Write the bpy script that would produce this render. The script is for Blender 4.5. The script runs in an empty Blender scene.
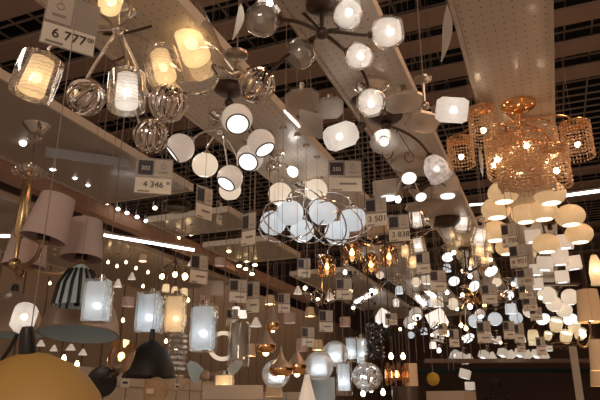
import bpy, math, random
from mathutils import Vector, Matrix
random.seed(11)
S = bpy.context.scene
C = S.collection

# ---------------------------------------------------------------- camera
FPX = 600.0
pitch = math.atan(205/600); yaw = math.radians(22.3)
EYE = Vector((0, 0, 1.6))
_f0 = Vector((-math.sin(yaw), math.cos(yaw), 0))
VR = Vector((math.cos(yaw), math.sin(yaw), 0))
VF = _f0*math.cos(pitch) + Vector((0, 0, math.sin(pitch)))
VU = -_f0*math.sin(pitch) + Vector((0, 0, math.cos(pitch)))
cam = bpy.data.cameras.new('camera'); camo = bpy.data.objects.new('camera', cam); C.objects.link(camo)
cam.sensor_width = 36; cam.lens = 36.0; cam.clip_start = .02
M = Matrix.Identity(4)
for i in range(3):
    M[i][0] = VR[i]; M[i][1] = VU[i]; M[i][2] = -VF[i]; M[i][3] = EYE[i]
camo.matrix_world = M
S.camera = camo

# ---------------------------------------------------------------- world, lights, exposure
w = bpy.data.worlds.new('World'); S.world = w; w.use_nodes = True
w.node_tree.nodes['Background'].inputs[0].default_value = (1.0, .66, .47, 1)
w.node_tree.nodes['Background'].inputs[1].default_value = .46
def area(name, loc, size, power, col, down=True, sy=None):
    l = bpy.data.lights.new(name, 'AREA'); l.energy = power; l.color = col; l.shape = 'RECTANGLE'
    l.size = size; l.size_y = sy or size
    o = bpy.data.objects.new(name, l); C.objects.link(o); o.location = loc
    if not down: o.rotation_euler = (math.pi, 0, 0)
    return o
# added warm area fills high above the racks, no fixtures modelled
area('fill_light', (1.6, -1.5, 4.6), .5, 60, (1, .80, .62), sy=6)
area('fill_light', (-4.2, 1.5, 4.6), .5, 45, (1, .86, .74), sy=6)
area('fill_light', (3.2, 7, 4.6), .5, 80, (1, .58, .34), sy=7)
area('fill_light', (.9, 3.2, 4.9), .3, 40, (1, .52, .28), sy=5)
area('fill_light', (-4.4, 11, 4.8), .5, 60, (1, .74, .52), sy=8)
fl = area('front_fill', (.6, -2.4, 3.0), .8, 30, (1, .84, .68)); fl.rotation_euler = (math.radians(84), 0, math.radians(14))  # added fill from behind the camera, brightens the ticket faces
S.view_settings.view_transform = 'Standard'; S.view_settings.look = 'None'
S.view_settings.gamma = 1; S.view_settings.use_curve_mapping = False
S.view_settings.exposure = -0.08
S.cycles.use_denoising = True
S.cycles.max_bounces = 8; S.cycles.transparent_max_bounces = 24
S.cycles.sample_clamp_indirect = 4

# ---------------------------------------------------------------- placing
HP = 1.45                                   # height of the display panels above eye level
def ray(x, y): return VF + VR*((x-300)/FPX) + VU*((200-y)/FPX)
def P(x, y, k): return EYE + ray(x, y)*k    # point at view depth k metres
def kp(x, y): return HP/ray(x, y).z
def dirv(d): return (VR*d[0] + VU*d[1] - VF*d[2]).normalized()
PZ = 1.6 + HP
TRAYS = []
def ztop(x, y):                              # what a cord at (x, y) hangs from: a tray, else the open grid
    for x0, x1, y0, y1, z in TRAYS:
        if x0 < x < x1 and y0 < y < y1: return z
    return 5.85
def cord_end(x, y, z):
    zt = ztop(x, y)
    return Vector((x, y, zt if zt > z+.02 else 5.85))
# ---------------------------------------------------------------- mesh builder
def perp(a):
    a = a.normalized(); t = Vector((0, 0, 1)) if abs(a.z) < .9 else Vector((1, 0, 0))
    x = a.cross(t).normalized(); return x, a.cross(x).normalized()
class MB:
    def __init__(s): s.v = []; s.f = []
    def lathe(s, A, axis, prof, seg=18, ref=None, wob=0, nw=0):
        A = Vector(A); axis = Vector(axis).normalized(); X, Y = perp(axis)
        if ref is not None:
            X = (ref-axis*ref.dot(axis)).normalized(); Y = axis.cross(X)
        b = len(s.v); n = len(prof)
        for t, r in prof:
            for j in range(seg):
                an = 2*math.pi*j/seg; rr = r*(1+wob*math.cos(nw*an))
                s.v.append(A+axis*t+(X*math.cos(an)+Y*math.sin(an))*rr)
        for i in range(n-1):
            for j in range(seg):
                k = (j+1) % seg
                s.f.append((b+i*seg+j, b+i*seg+k, b+(i+1)*seg+k, b+(i+1)*seg+j))
        if prof[0][1] > 1e-5 and getattr(s, 'cap0', False): s.f.append(tuple(b+j for j in range(seg)))
        return s
    def solid(s, A, axis, prof, seg=16):
        return s.lathe(A, axis, [(prof[0][0], 0)]+list(prof)+[(prof[-1][0], 0)], seg)
    def sphere(s, c, r, axis=(0, 0, 1), seg=18, rings=10, sq=1, t0=0, t1=1):
        pr = []
        for i in range(rings+1):
            a = math.pi*(t0+(t1-t0)*i/rings); pr.append((-math.cos(a)*r*sq, math.sin(a)*r))
        return s.lathe(c, axis, pr, seg)
    def tube(s, pts, r, seg=6, closed=False):
        pts = [Vector(p) for p in pts]; n = len(pts); b = len(s.v); X = None
        for i, p in enumerate(pts):
            if closed: d = pts[(i+1) % n]-pts[i-1]
            else: d = pts[min(i+1, n-1)]-pts[max(i-1, 0)]
            if d.length < 1e-9: d = Vector((0, 0, 1))
            d.normalize()
            if X is None: X, Y = perp(d)
            else:
                X = (X-d*X.dot(d)); X = X.normalized() if X.length > 1e-6 else perp(d)[0]; Y = d.cross(X)
            rr = r[i] if isinstance(r, (list, tuple)) else r
            for j in range(seg):
                an = 2*math.pi*j/seg; s.v.append(p+(X*math.cos(an)+Y*math.sin(an))*rr)
        for i in range(n if closed else n-1):
            i2 = (i+1) % n
            for j in range(seg):
                k = (j+1) % seg; s.f.append((b+i*seg+j, b+i*seg+k, b+i2*seg+k, b+i2*seg+j))
        if not closed:
            s.f.append(tuple(b+j for j in range(seg))); s.f.append(tuple(b+(n-1)*seg+j for j in range(seg)))
        return s
    def torus(s, c, axis, R, r, seg=24, ms=6, sq=None):
        X, Y = perp(Vector(axis)) if sq is None else sq
        return s.tube([c+X*math.cos(2*math.pi*i/seg)*R+Y*math.sin(2*math.pi*i/seg)*R for i in range(seg)], r, ms, True)
    def box(s, c, sx, sy, sz, fr=None):
        X, Y, Z = fr or (Vector((1, 0, 0)), Vector((0, 1, 0)), Vector((0, 0, 1))); c = Vector(c); b = len(s.v)
        for k in (-1, 1):
            for j in (-1, 1):
                for i in (-1, 1): s.v.append(c+X*sx/2*i+Y*sy/2*j+Z*sz/2*k)
        for q in ((0, 2, 3, 1), (4, 5, 7, 6), (0, 1, 5, 4), (2, 6, 7, 3), (0, 4, 6, 2), (1, 3, 7, 5)): s.f.append(tuple(b+i for i in q))
        return s
    def rbox(s, c, w_, h, d, fr, taper=1.0, bev=.12, n=3):   # rounded square section extruded along fr[2]
        X, Y, Z = fr; b = len(s.v); ring = []
        for cx, cy, a0 in ((1, 1, 0), (-1, 1, 90), (-1, -1, 180), (1, -1, 270)):
            for i in range(n+1):
                a = math.radians(a0+90*i/n); ring.append((cx*(1-bev)+bev*math.cos(a), cy*(1-bev)+bev*math.sin(a)))
        m = len(ring)
        lv = [(-.5, .94), (-.48, .99), (-.3, 1), (.3, 1*taper), (.48, .99*taper), (.5, .94*taper)]
        for t, sc in lv:
            for x, y in ring: s.v.append(c+Z*d*t+X*w_/2*x*sc+Y*h/2*y*sc)
        for i in range(len(lv)-1):
            for j in range(m):
                k = (j+1) % m; s.f.append((b+i*m+j, b+i*m+k, b+(i+1)*m+k, b+(i+1)*m+j))
        s.f.append(tuple(b+j for j in range(m))); s.f.append(tuple(b+(len(lv)-1)*m+j for j in range(m)))
        return s
    def prism(s, pts, th, N):
        b = len(s.v); n = len(pts); N = N.normalized()*th/2
        s.v += [p-N for p in pts]+[p+N for p in pts]
        s.f.append(tuple(b+i for i in range(n))[::-1]); s.f.append(tuple(b+n+i for i in range(n)))
        for i in range(n): j = (i+1) % n; s.f.append((b+i, b+j, b+n+j, b+n+i))
        return s
    def build(s, name, mat, parent=None, smooth=True, kind=None, label=None):
        off = Vector((0, 0, 0)); q = parent
        while q is not None: off = off+q.location; q = q.parent
        me = bpy.data.meshes.new(name); me.from_pydata([v-off for v in s.v], [], s.f); me.update()
        if smooth:
            me.shade_smooth()
            try: me.set_sharp_from_angle(angle=math.radians(42))
            except Exception: pass
        me.materials.append(mat)
        o = bpy.data.objects.new(name, me); C.objects.link(o); o.parent = parent
        if kind: o['kind'] = kind
        if label: o['label'] = label
        return o
def thing(name, label, cat, loc, group=None):
    o = bpy.data.objects.new(name, None); C.objects.link(o); o.location = loc; o.empty_display_size = .05
    o['label'] = label; o['category'] = cat
    if group: o['group'] = group
    return o
def tag(o, label, cat, group=None):
    o['label'] = label; o['category'] = cat
    if group: o['group'] = group
    return o
def copy_tree(o, parent=None):
    c = o.copy(); C.objects.link(c); c.parent = parent
    for ch in list(o.children): copy_tree(ch, c)
    return c
def bez(a, b, c, d, n=12):
    return [a*(1-t)**3+b*3*t*(1-t)**2+c*3*t*t*(1-t)+d*t**3 for t in (i/n for i in range(n+1))]
def spline(pts, n=6):
    out = []; p = [Vector(x) for x in pts]
    for i in range(len(p)-1):
        a = p[max(i-1, 0)]; b = p[i]; c = p[i+1]; d = p[min(i+2, len(p)-1)]
        for j in range(n):
            t = j/n
            out.append(.5*((2*b)+(c-a)*t+(2*a-5*b+4*c-d)*t*t+(3*b-a-3*c+d)*t**3))
    out.append(p[-1]); return out

# ---------------------------------------------------------------- materials
def nm(name):
    m = bpy.data.materials.new(name); m.use_nodes = True; nt = m.node_tree; nt.nodes.clear()
    o = nt.nodes.new('ShaderNodeOutputMaterial'); return m, nt, o
def N(nt, t, **kw):
    n = nt.nodes.new(t)
    for k, v in kw.items():
        if k in n.inputs: n.inputs[k].default_value = v
        else: setattr(n, k, v)
    return n
def c4(c): return (c[0], c[1], c[2], 1)
def pbr(name, col, rough=.5, metal=0, em=None, es=0, noise=0, nscale=30, bump=0, coat=0):
    m, nt, o = nm(name); b = N(nt, 'ShaderNodeBsdfPrincipled')
    b.inputs['Base Color'].default_value = c4(col); b.inputs['Roughness'].default_value = rough; b.inputs['Metallic'].default_value = metal
    if coat: b.inputs['Coat Weight'].default_value = coat
    if em: b.inputs['Emission Color'].default_value = c4(em); b.inputs['Emission Strength'].default_value = es
    if noise or bump:
        tc = N(nt, 'ShaderNodeTexCoord'); nz = N(nt, 'ShaderNodeTexNoise', Scale=nscale, Detail=4.0)
        nt.links.new(tc.outputs['Object'], nz.inputs['Vector'])
        if noise:
            mx = N(nt, 'ShaderNodeMix', data_type='RGBA'); nt.links.new(nz.outputs['Fac'], mx.inputs[0])
            mx.inputs[6].default_value = c4([x*(1-noise) for x in col]); mx.inputs[7].default_value = c4([min(1, x*(1+noise)) for x in col])
            nt.links.new(mx.outputs[2], b.inputs['Base Color'])
        if bump:
            bp = N(nt, 'ShaderNodeBump', Strength=bump); nt.links.new(nz.outputs['Fac'], bp.inputs['Height']); nt.links.new(bp.outputs[0], b.inputs['Normal'])
    nt.links.new(b.outputs[0], o.inputs[0]); return m
def emit(name, col, st):
    m, nt, o = nm(name); e = N(nt, 'ShaderNodeEmission'); e.inputs[0].default_value = c4(col); e.inputs[1].default_value = st
    nt.links.new(e.outputs[0], o.inputs[0]); return m
def glass(name, col=(1, 1, 1), refl=.25, rough=.05, tint=1, pattern=None, body=0):
    """thin glass: see-through with a reflecting rim; optional etched pattern"""
    m, nt, o = nm(name)
    tr = N(nt, 'ShaderNodeBsdfTransparent'); tr.inputs[0].default_value = c4(col)
    gl = N(nt, 'ShaderNodeBsdfGlossy'); gl.inputs[0].default_value = (1, .97, .93, 1); gl.inputs['Roughness'].default_value = rough
    lw = N(nt, 'ShaderNodeLayerWeight'); lw.inputs[0].default_value = .35
    mr = N(nt, 'ShaderNodeMapRange'); mr.inputs[3].default_value = refl*.25; mr.inputs[4].default_value = min(1, refl*3)
    nt.links.new(lw.outputs['Facing'], mr.inputs[0])
    mx = N(nt, 'ShaderNodeMixShader'); nt.links.new(mr.outputs[0], mx.inputs[0]); nt.links.new(tr.outputs[0], mx.inputs[1]); nt.links.new(gl.outputs[0], mx.inputs[2])
    last = mx
    if pattern or body:
        df = N(nt, 'ShaderNodeBsdfTranslucent'); df.inputs[0].default_value = (.9, .86, .8, 1)
        d2 = N(nt, 'ShaderNodeBsdfDiffuse'); d2.inputs[0].default_value = (.85, .8, .74, 1)
        md = N(nt, 'ShaderNodeMixShader'); md.inputs[0].default_value = .5
        nt.links.new(df.outputs[0], md.inputs[1]); nt.links.new(d2.outputs[0], md.inputs[2])
        m2 = N(nt, 'ShaderNodeMixShader'); m2.inputs[0].default_value = body
        if pattern:
            tc = N(nt, 'ShaderNodeTexCoord'); wv = N(nt, 'ShaderNodeTexWave', Scale=pattern, Distortion=3.5, bands_direction='Z')
            wv.inputs['Detail'].default_value = 1; wv.inputs['Detail Scale'].default_value = 2
            nt.links.new(tc.outputs['Object'], wv.inputs['Vector'])
            r2 = N(nt, 'ShaderNodeMapRange'); r2.inputs[1].default_value = .95; r2.inputs[2].default_value = 1; r2.inputs[3].default_value = body; r2.inputs[4].default_value = .45
            nt.links.new(wv.outputs['Fac'], r2.inputs[0]); nt.links.new(r2.outputs[0], m2.inputs[0])
        nt.links.new(mx.outputs[0], m2.inputs[1]); nt.links.new(md.outputs[0], m2.inputs[2]); last = m2
    nt.links.new(last.outputs[0], o.inputs[0]); return m
def frosted(name, col=(.95, .93, .9), em=(1, .9, .8), es=.25, see=.12, ribs=0, speck=0):
    """thin satin glass lit by the bulb inside it"""
    m, nt, o = nm(name)
    tl = N(nt, 'ShaderNodeBsdfTranslucent'); tl.inputs[0].default_value = c4(col)
    df = N(nt, 'ShaderNodeBsdfPrincipled'); df.inputs['Base Color'].default_value = c4(col); df.inputs['Roughness'].default_value = .35
    df.inputs['Emission Color'].default_value = c4(em); df.inputs['Emission Strength'].default_value = es
    m1 = N(nt, 'ShaderNodeMixShader'); m1.inputs[0].default_value = .5
    nt.links.new(tl.outputs[0], m1.inputs[1]); nt.links.new(df.outputs[0], m1.inputs[2])
    tr = N(nt, 'ShaderNodeBsdfTransparent'); m2 = N(nt, 'ShaderNodeMixShader'); m2.inputs[0].default_value = see
    nt.links.new(m1.outputs[0], m2.inputs[1]); nt.links.new(tr.outputs[0], m2.inputs[2])
    if speck:
        tc = N(nt, 'ShaderNodeTexCoord'); vz = N(nt, 'ShaderNodeTexNoise', Scale=speck, Detail=3.0)
        nt.links.new(tc.outputs['Object'], vz.inputs['Vector'])
        cr = N(nt, 'ShaderNodeValToRGB'); cr.color_ramp.elements[0].position = .40; cr.color_ramp.elements[1].position = .55
        cr.color_ramp.elements[0].color = c4([x*.62 for x in col]); cr.color_ramp.elements[1].color = c4(col)
        nt.links.new(vz.outputs['Fac'], cr.inputs[0]); nt.links.new(cr.outputs[0], df.inputs['Base Color']); nt.links.new(cr.outputs[0], tl.inputs[0])
        mm = N(nt, 'ShaderNodeMix', data_type='RGBA', blend_type='MULTIPLY'); mm.inputs[0].default_value = 1
        mm.inputs[6].default_value = c4(em); nt.links.new(cr.outputs[0], mm.inputs[7]); nt.links.new(mm.outputs[2], df.inputs['Emission Color'])
    nt.links.new(m2.outputs[0], o.inputs[0]); return m

WARM = (1, .66, .34); SOFT = (1, .84, .66); COOL = (.80, .92, 1)
def panel_mat(name, col, rough, dots=True):
    m, nt, o = nm(name); b = N(nt, 'ShaderNodeBsdfPrincipled'); b.inputs['Roughness'].default_value = rough
    b.inputs['Specular IOR Level'].default_value = .8; b.inputs['Coat Weight'].default_value = .35; b.inputs['Coat Roughness'].default_value = .12
    tc = N(nt, 'ShaderNodeTexCoord'); sp = N(nt, 'ShaderNodeSeparateXYZ'); nt.links.new(tc.outputs['Object'], sp.inputs[0])
    def cell(out, sc):
        a = N(nt, 'ShaderNodeMath', operation='MULTIPLY'); a.inputs[1].default_value = sc; nt.links.new(out, a.inputs[0])
        f = N(nt, 'ShaderNodeMath', operation='FRACT'); nt.links.new(a.outputs[0], f.inputs[0])
        g = N(nt, 'ShaderNodeMath', operation='SUBTRACT'); g.inputs[1].default_value = .5; nt.links.new(f.outputs[0], g.inputs[0])
        h = N(nt, 'ShaderNodeMath', operation='MULTIPLY'); nt.links.new(g.outputs[0], h.inputs[0]); nt.links.new(g.outputs[0], h.inputs[1]); return h
    a = cell(sp.outputs['X'], 26); c = cell(sp.outputs['Y'], 22)
    ad = N(nt, 'ShaderNodeMath', operation='ADD'); nt.links.new(a.outputs[0], ad.inputs[0]); nt.links.new(c.outputs[0], ad.inputs[1])
    lt = N(nt, 'ShaderNodeMath', operation='LESS_THAN'); lt.inputs[1].default_value = .007 if dots else -1; nt.links.new(ad.outputs[0], lt.inputs[0])
    nz = N(nt, 'ShaderNodeTexNoise', Scale=2.5, Detail=4.0); nt.links.new(tc.outputs['Object'], nz.inputs['Vector'])
    m0 = N(nt, 'ShaderNodeMix', data_type='RGBA'); nt.links.new(nz.outputs['Fac'], m0.inputs[0]); m0.inputs[6].default_value = c4([x*.85 for x in col]); m0.inputs[7].default_value = c4([x*1.12 for x in col])
    mx = N(nt, 'ShaderNodeMix', data_type='RGBA'); nt.links.new(lt.outputs[0], mx.inputs[0]); nt.links.new(m0.outputs[2], mx.inputs[6]); mx.inputs[7].default_value = (.02, .013, .01, 1)
    nt.links.new(mx.outputs[2], b.inputs['Base Color']); nt.links.new(b.outputs[0], o.inputs[0]); return m
M_panel = panel_mat('perforated_cream_metal', (.66, .58, .50), .32)
M_plain = panel_mat('plain_cream_metal', (.46, .41, .36), .4, dots=False)
M_lip = pbr('panel_lip', (.60, .53, .45), .35)
M_beam = pbr('painted_beam', (.42, .30, .235), .6, noise=.15, nscale=3)
M_grid = pbr('grid_bar', (.36, .29, .25), .6)
M_roof = pbr('roof_dark', (.012, .016, .018), .9)
M_floor = pbr('floor_tile', (.50, .44, .38), .35, noise=.1, nscale=2)
M_wall = pbr('far_wall_paint', (.26, .17, .15), .8, noise=.1, nscale=2)
M_chrome = pbr('chrome', (.86, .82, .78), .08, 1)
M_nickel = pbr('satin_nickel', (.55, .47, .40), .28, 1)
M_bronze = pbr('dark_bronze', (.10, .07, .055), .3, .7)
M_gold = pbr('polished_gold', (.95, .60, .30), .14, 1)
M_brass = pbr('antique_brass', (.62, .47, .28), .25, 1)
M_black = pbr('black_enamel', (.012, .011, .011), .4)
M_wire = pbr('wire', (.26, .21, .18), .5)
M_bulb = emit('bulb_neutral', (1, .93, .84), 9)
M_bulbw = emit('bulb_warm', (1, .68, .34), 11)
M_bulbc = emit('bulb_cool', (.86, .95, 1), 9)
M_glowd = emit('diffuser_disc', (1, .97, .92), 1.5)
M_glowp = emit('diffuser_peach', (1, .86, .62), 2.2)
M_opal = pbr('opal_cool', (.72, .74, .76), .22, em=(.80, .92, 1), es=.50)
M_opalw = pbr('opal_cream', (.72, .66, .58), .25, em=(1, .82, .62), es=.62)
M_ivory = pbr('opal_ivory_outside', (.74, .68, .62), .25, em=(1, .84, .70), es=.30)
M_peach = pbr('speckled_peach_glass', (.80, .62, .42), .35, em=(1, .62, .30), es=.44, noise=.35, nscale=90)
M_cube = pbr('white_cube_glass', (.75, .70, .62), .3, em=(1, .84, .68), es=.38)
M_frost = frosted('frosted_neutral', es=.36)
M_frostw = frosted('frosted_warm', (.97, .88, .72), (1, .76, .46), .32)
M_frostc = frosted('frosted_cool', (.86, .92, .96), (.74, .90, 1), .13)
M_frosto = frosted('frosted_unlit', (.55, .52, .48), (1, .8, .6), 0, .2)
M_floral = frosted('floral_frosted', (.93, .90, .90), (1, .86, .80), .18, .1, speck=38)
M_clear = glass('clear_glass', refl=.42)
M_etch = glass('etched_glass', pattern=22, body=.05, refl=.4)
M_clear2 = glass('thick_clear_glass', refl=.42, rough=.08, body=.04)
M_haze = glass('cloudy_glass', (.9, .88, .86), .2, .2, body=.38)
M_amber = glass('amber_glass', (.90, .62, .34), .35, .08)
M_plastic = glass('ticket_pocket_plastic', (.80, .78, .76), .22, .22, body=.32)
def crystal_mat():
    m, nt, o = nm('amber_crystal'); b = N(nt, 'ShaderNodeBsdfPrincipled'); b.inputs['Base Color'].default_value = (.80, .62, .44, 1)
    b.inputs['Roughness'].default_value = .12; b.inputs['Metallic'].default_value = .1; b.inputs['Coat Weight'].default_value = .8
    tr = N(nt, 'ShaderNodeBsdfTransparent'); tr.inputs[0].default_value = (1, .90, .78, 1); tl = N(nt, 'ShaderNodeBsdfTranslucent'); tl.inputs[0].default_value = (.9, .68, .48, 1)
    m1 = N(nt, 'ShaderNodeMixShader'); m1.inputs[0].default_value = .4; nt.links.new(b.outputs[0], m1.inputs[1]); nt.links.new(tl.outputs[0], m1.inputs[2])
    m2 = N(nt, 'ShaderNodeMixShader'); m2.inputs[0].default_value = .28; nt.links.new(m1.outputs[0], m2.inputs[1]); nt.links.new(tr.outputs[0], m2.inputs[2])
    nt.links.new(m2.outputs[0], o.inputs[0]); return m
M_crystal = crystal_mat()
M_bulbx = emit('halogen_capsule', (1, .74, .46), 20)
M_copper = pbr('amber_mirror', (.85, .48, .22), .16, 1, bump=1.0, nscale=60)
M_ice = pbr('clear_crystal', (.80, .80, .80), .08, .6)
M_spark = pbr('sparkle_white', (.9, .92, .95), .3, .0, coat=1)  # opaque white, stands in for glints on black crystal
M_dkcry = pbr('black_crystal', (.03, .03, .04), .08, .4, coat=1)
M_fabric = pbr('mauve_fabric', (.62, .50, .47), .85, bump=.2, nscale=200)
M_fabin = pbr('fabric_lining', (.42, .28, .30), .8)
M_fabric2 = pbr('cream_fabric', (.80, .62, .42), .85, em=(1, .62, .30), es=.05, bump=.2, nscale=200)
M_paper = pbr('price_paper', (.90, .84, .72), .6)
M_picture = pbr('picture_card', (.60, .54, .47), .55)
M_navy = pbr('navy_print', (.045, .038, .05), .5)
M_grey = pbr('grey_print', (.30, .26, .23), .6)
M_ink = pbr('ink', (.06, .045, .04), .6)
M_redink = pbr('brown_ink', (.25, .09, .07), .6)
M_batten = emit('batten_tube', (1, .95, .88), 5)
M_bluein = pbr('pale_blue_enamel', (.52, .70, .80), .45)
M_domeout = pbr('brushed_taupe_metal', (.48, .39, .32), .36, .6)
M_ochre = pbr('ochre_enamel', (.50, .30, .085), .5, noise=.06, nscale=3)
M_wood = pbr('pale_wood', (.55, .38, .22), .5, noise=.2, nscale=12)
M_board = pbr('cream_board', (.66, .56, .44), .6)
M_slat = pbr('tan_wall_board', (.30, .21, .145), .6, noise=.12, nscale=3)
M_brick = pbr('copper_brown_panel', (.40, .22, .14), .5, noise=.15, nscale=4)
M_green = pbr('green_stripe', (.02, .10, .09), .5)
M_yellow = pbr('yellow_plastic', (.65, .42, .05), .5)

# ---------------------------------------------------------------- the place
def struct(name, mb, mat, smooth=False):
    o = mb.build(name, mat, None, smooth); o['kind'] = 'structure'; return o
struct('floor', MB().box((0, 9, -.05), 22, 34, .1), M_floor)
struct('ceiling', MB().box((0, 10, 7.6), 24, 34, .1), M_roof)
struct('wall_back', MB().box((0, 24, 3.8), 22, .2, 7.6), M_wall)
struct('wall_left', MB().box((-9.9, 12, 3.8), .2, 25, 7.6), M_wall)
struct('wall_right', MB().box((9.9, 12, 3.8), .2, 25, 7.6), M_wall)
# beams across the store under an open grid
for i, yb in enumerate((2.6, 3.25, 3.9, 4.55, 5.2, 5.85, 6.4, 7.1, 7.75, 11.6, 12.4, 13.3, 15.5, 16.6, 18.5, 20.5)):
    struct('trim_%d' % (i+1), MB().box((-1, yb, 5.72), 17, .30, .04), M_beam)
g = MB()
x = -9.0
while x < 8: g.box((x, 11.5, 5.86), .02, 22, .02); x += .30
y = 1.0
while y < 22: g.box((-.5, y, 5.86), 17, .02, .02); y += .22
struct('trim_grid', g, M_grid)
# display panels (folded trays) running down the aisle
def tray(n, x0, x1, y0, y1, mat, z=PZ, lipw=.018, depth=.05):
    TRAYS.append((x0, x1, y0, y1, z))
    b = MB().box(((x0+x1)/2, (y0+y1)/2, z+.006), x1-x0, y1-y0, .012)
    o = struct('trim_tray_%d' % n, b, mat)
    l = MB()
    l.box((x0, (y0+y1)/2, z+depth/2-.012), lipw, y1-y0, depth).box((x1, (y0+y1)/2, z+depth/2-.012), lipw, y1-y0, depth)
    l.box(((x0+x1)/2, y1, z+depth/2-.012), x1-x0, lipw, depth).box(((x0+x1)/2, y0, z+depth/2-.012), x1-x0, lipw, depth)
    q = l.build('lip', M_lip, o, False)
    q['kind'] = 'structure'
tray(1, -.195, .155, -.6, 9.2, M_panel)
tray(2, -.80, -.475, -.6, 9.4, M_panel)
tray(3, -1.63, -1.15, -.6, 5.05, M_panel)
tray(4, -1.75, -1.2, 5.6, 10.5, M_plain)
tray(5, -3.0, -2.23, -.3, 3.42, M_plain)
tray(6, -3.0, -2.23, 3.95, 4.42, M_plain)
tray(7, -3.0, -2.30, 4.85, 5.6, M_plain)
tray(8, -2.75, -2.0, 6.4, 10.5, M_plain)
tray(9, -4.6, -3.35, 1.5, 6.2, M_plain, z=2.95)

# ---------------------------------------------------------------- shades (each is a part of its lamp)
def bulb(par, c, r, mat=None, axis=None):
    mb = MB()
    if axis is None: mb.sphere(c, r, seg=12, rings=8)
    else:
        mb.lathe(c-axis*r*1.3, axis, [(0, r*.45), (r*.5, r*.5), (r*1.0, r*.85), (r*1.6, r), (r*2.2, r*.8), (r*2.55, r*.4), (r*2.65, 0)], 12)
    return mb.build('bulb', mat or M_bulb, par)
def cap(par, c, a, r, L, mat):
    return MB().solid(c-a*L*.5, a, [(0, r*.5), (L*.2, r*.8), (L*.7, r), (L, r*1.05)], 12).build('socket', mat, par)
def sh_opal(t, c, a, R, metal, m=None, n='globe_shade'):
    s = MB().sphere(c, R, a, 22, 12, sq=.96, t1=.88).build(n, m or M_opal, t)
    MB().lathe(c+a*R*.86, a, [(0, R*.40), (R*.015, 0)], 16).build('opening', M_glowd, s)
    cap(s, c-a*R*.98, a, R*.34, R*.32, metal)
def sh_opalw(t, c, a, R, metal): sh_opal(t, c, a, R, metal, M_opalw)
def sh_ring(t, c, a, R, metal):
    s = MB().sphere(c, R, a, 24, 14, t1=.74).build('globe_shade', M_ivory, t)
    q = .74*math.pi; zz = -math.cos(q)*R; rr = math.sin(q)*R
    MB().lathe(c+a*zz*.99, a, [(0, rr*.96), (-R*.25, rr*.85), (-R*.42, rr*.5), (-R*.45, 0)], 20).build('inner_diffuser', M_glowd, s)
    MB().torus(c+a*zz, a, rr*.99, R*.055, 26, 6).build('dark_rim', M_bronze, s)
    cap(s, c-a*R, a, R*.28, R*.3, metal)
def sh_egg(t, c, a, R, metal, on=True):
    s = MB().lathe(c-a*R*.95, a, [(0, R*.25), (R*.15, R*.62), (R*.45, R*.92), (R*.85, R), (R*1.3, R*.93), (R*1.7, R*.70)], 22).build('clear_outer_glass', M_clear, t)
    i = MB().lathe(c-a*R*.88, a, [(0, R*.22), (R*.15, R*.5), (R*.4, R*.75), (R*.8, R*.83), (R*1.2, R*.76), (R*1.5, R*.6)], 22).build('frosted_inner_glass', M_frost if on else M_frosto, s)
    if on: bulb(s, c+a*R*.12, R*.24)
    else: MB().sphere(c+a*R*.1, R*.2).build('bulb', M_ivory, s)
    cap(s, c-a*R*1.0, a, R*.34, R*.42, metal)
def sh_eggoff(t, c, a, R, metal): sh_egg(t, c, a, R, metal, False)
def sh_cyl(t, c, a, R, metal, inner=None, outer=None, b=None, k=1.0, si=1.0):
    L = R*2.1*k
    s = MB().lathe(c-a*L/2, a, [(0, R*.3), (0, R*.82), (L*.06, R*.97), (L*.5, R), (L*.94, R*.98), (L, R*.94)], 22).build('clear_outer_glass', outer or M_etch, t)
    MB().lathe(c-a*L*.42*si, a, [(0, R*.2*si), (0, R*.52*si), (L*.8*si, R*.6*si), (L*.84*si, R*.57*si), (L*.84*si, R*.1)], 18).build('frosted_inner_glass', inner or M_frostw, s)
    bulb(s, c+a*L*.05, R*.25, b or M_bulbw)
    cap(s, c-a*L*.52, a, R*.5, R*.45, metal)
def sh_cylc(t, c, a, R, metal): sh_cyl(t, c, a, R, metal, M_frost, M_etch, M_bulb)
def sh_cylbig(t, c, a, R, metal): sh_cyl(t, c, a, R, metal, M_frostw, M_clear2, M_bulbw, 1.12, .88)
def sh_amber(t, c, a, R, metal):
    L = R*2.0
    s = MB().lathe(c-a*L/2, a, [(0, R*.25), (0, R*.7), (L*.15, R*.9), (L*.6, R), (L, R*.92)], 22).build('amber_glass', M_amber, t)
    bulb(s, c+a*L*.02, R*.26, M_bulbw, a)
    cap(s, c-a*L*.5, a, R*.42, R*.6, metal)
def sh_rib(t, c, a, R, metal, m=None, b=None, k=1.25):
    L = R*2*k
    s = MB().lathe(c-a*L/2, a, [(0, R*.3), (0, R*.72), (L*.16, R), (L*.84, R), (L, R*.78)], 40, wob=.03, nw=10).build('ribbed_shade', m or M_frost, t)
    bulb(s, c+a*L*.05, R*.3, b); cap(s, c-a*L*.55, a, R*.4, R*.5, metal)
def sh_bell(t, c, a, R, metal, m=None, b=None):
    s = MB().lathe(c-a*R*1.1, a, [(0, R*.3), (R*.15, R*.55), (R*.6, R*.85), (R*1.2, R), (R*1.8, R*.92), (R*2.1, R*.98)], 22).build('bell_shade', m or M_floral, t)
    bulb(s, c+a*R*.1, R*.26, b); cap(s, c-a*R*1.15, a, R*.36, R*.5, metal)
def sh_dish(t, c, a, R, metal):
    s = MB().lathe(c-a*R*.25, a, [(0, R*.15), (R*.12, R*.5), (R*.3, R*.85), (R*.38, R)], 24).build('flared_glass_dish', M_haze, t)
    bulb(s, c+a*R*.1, R*.28); cap(s, c-a*R*.3, a, R*.25, R*.3, metal)
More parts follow.
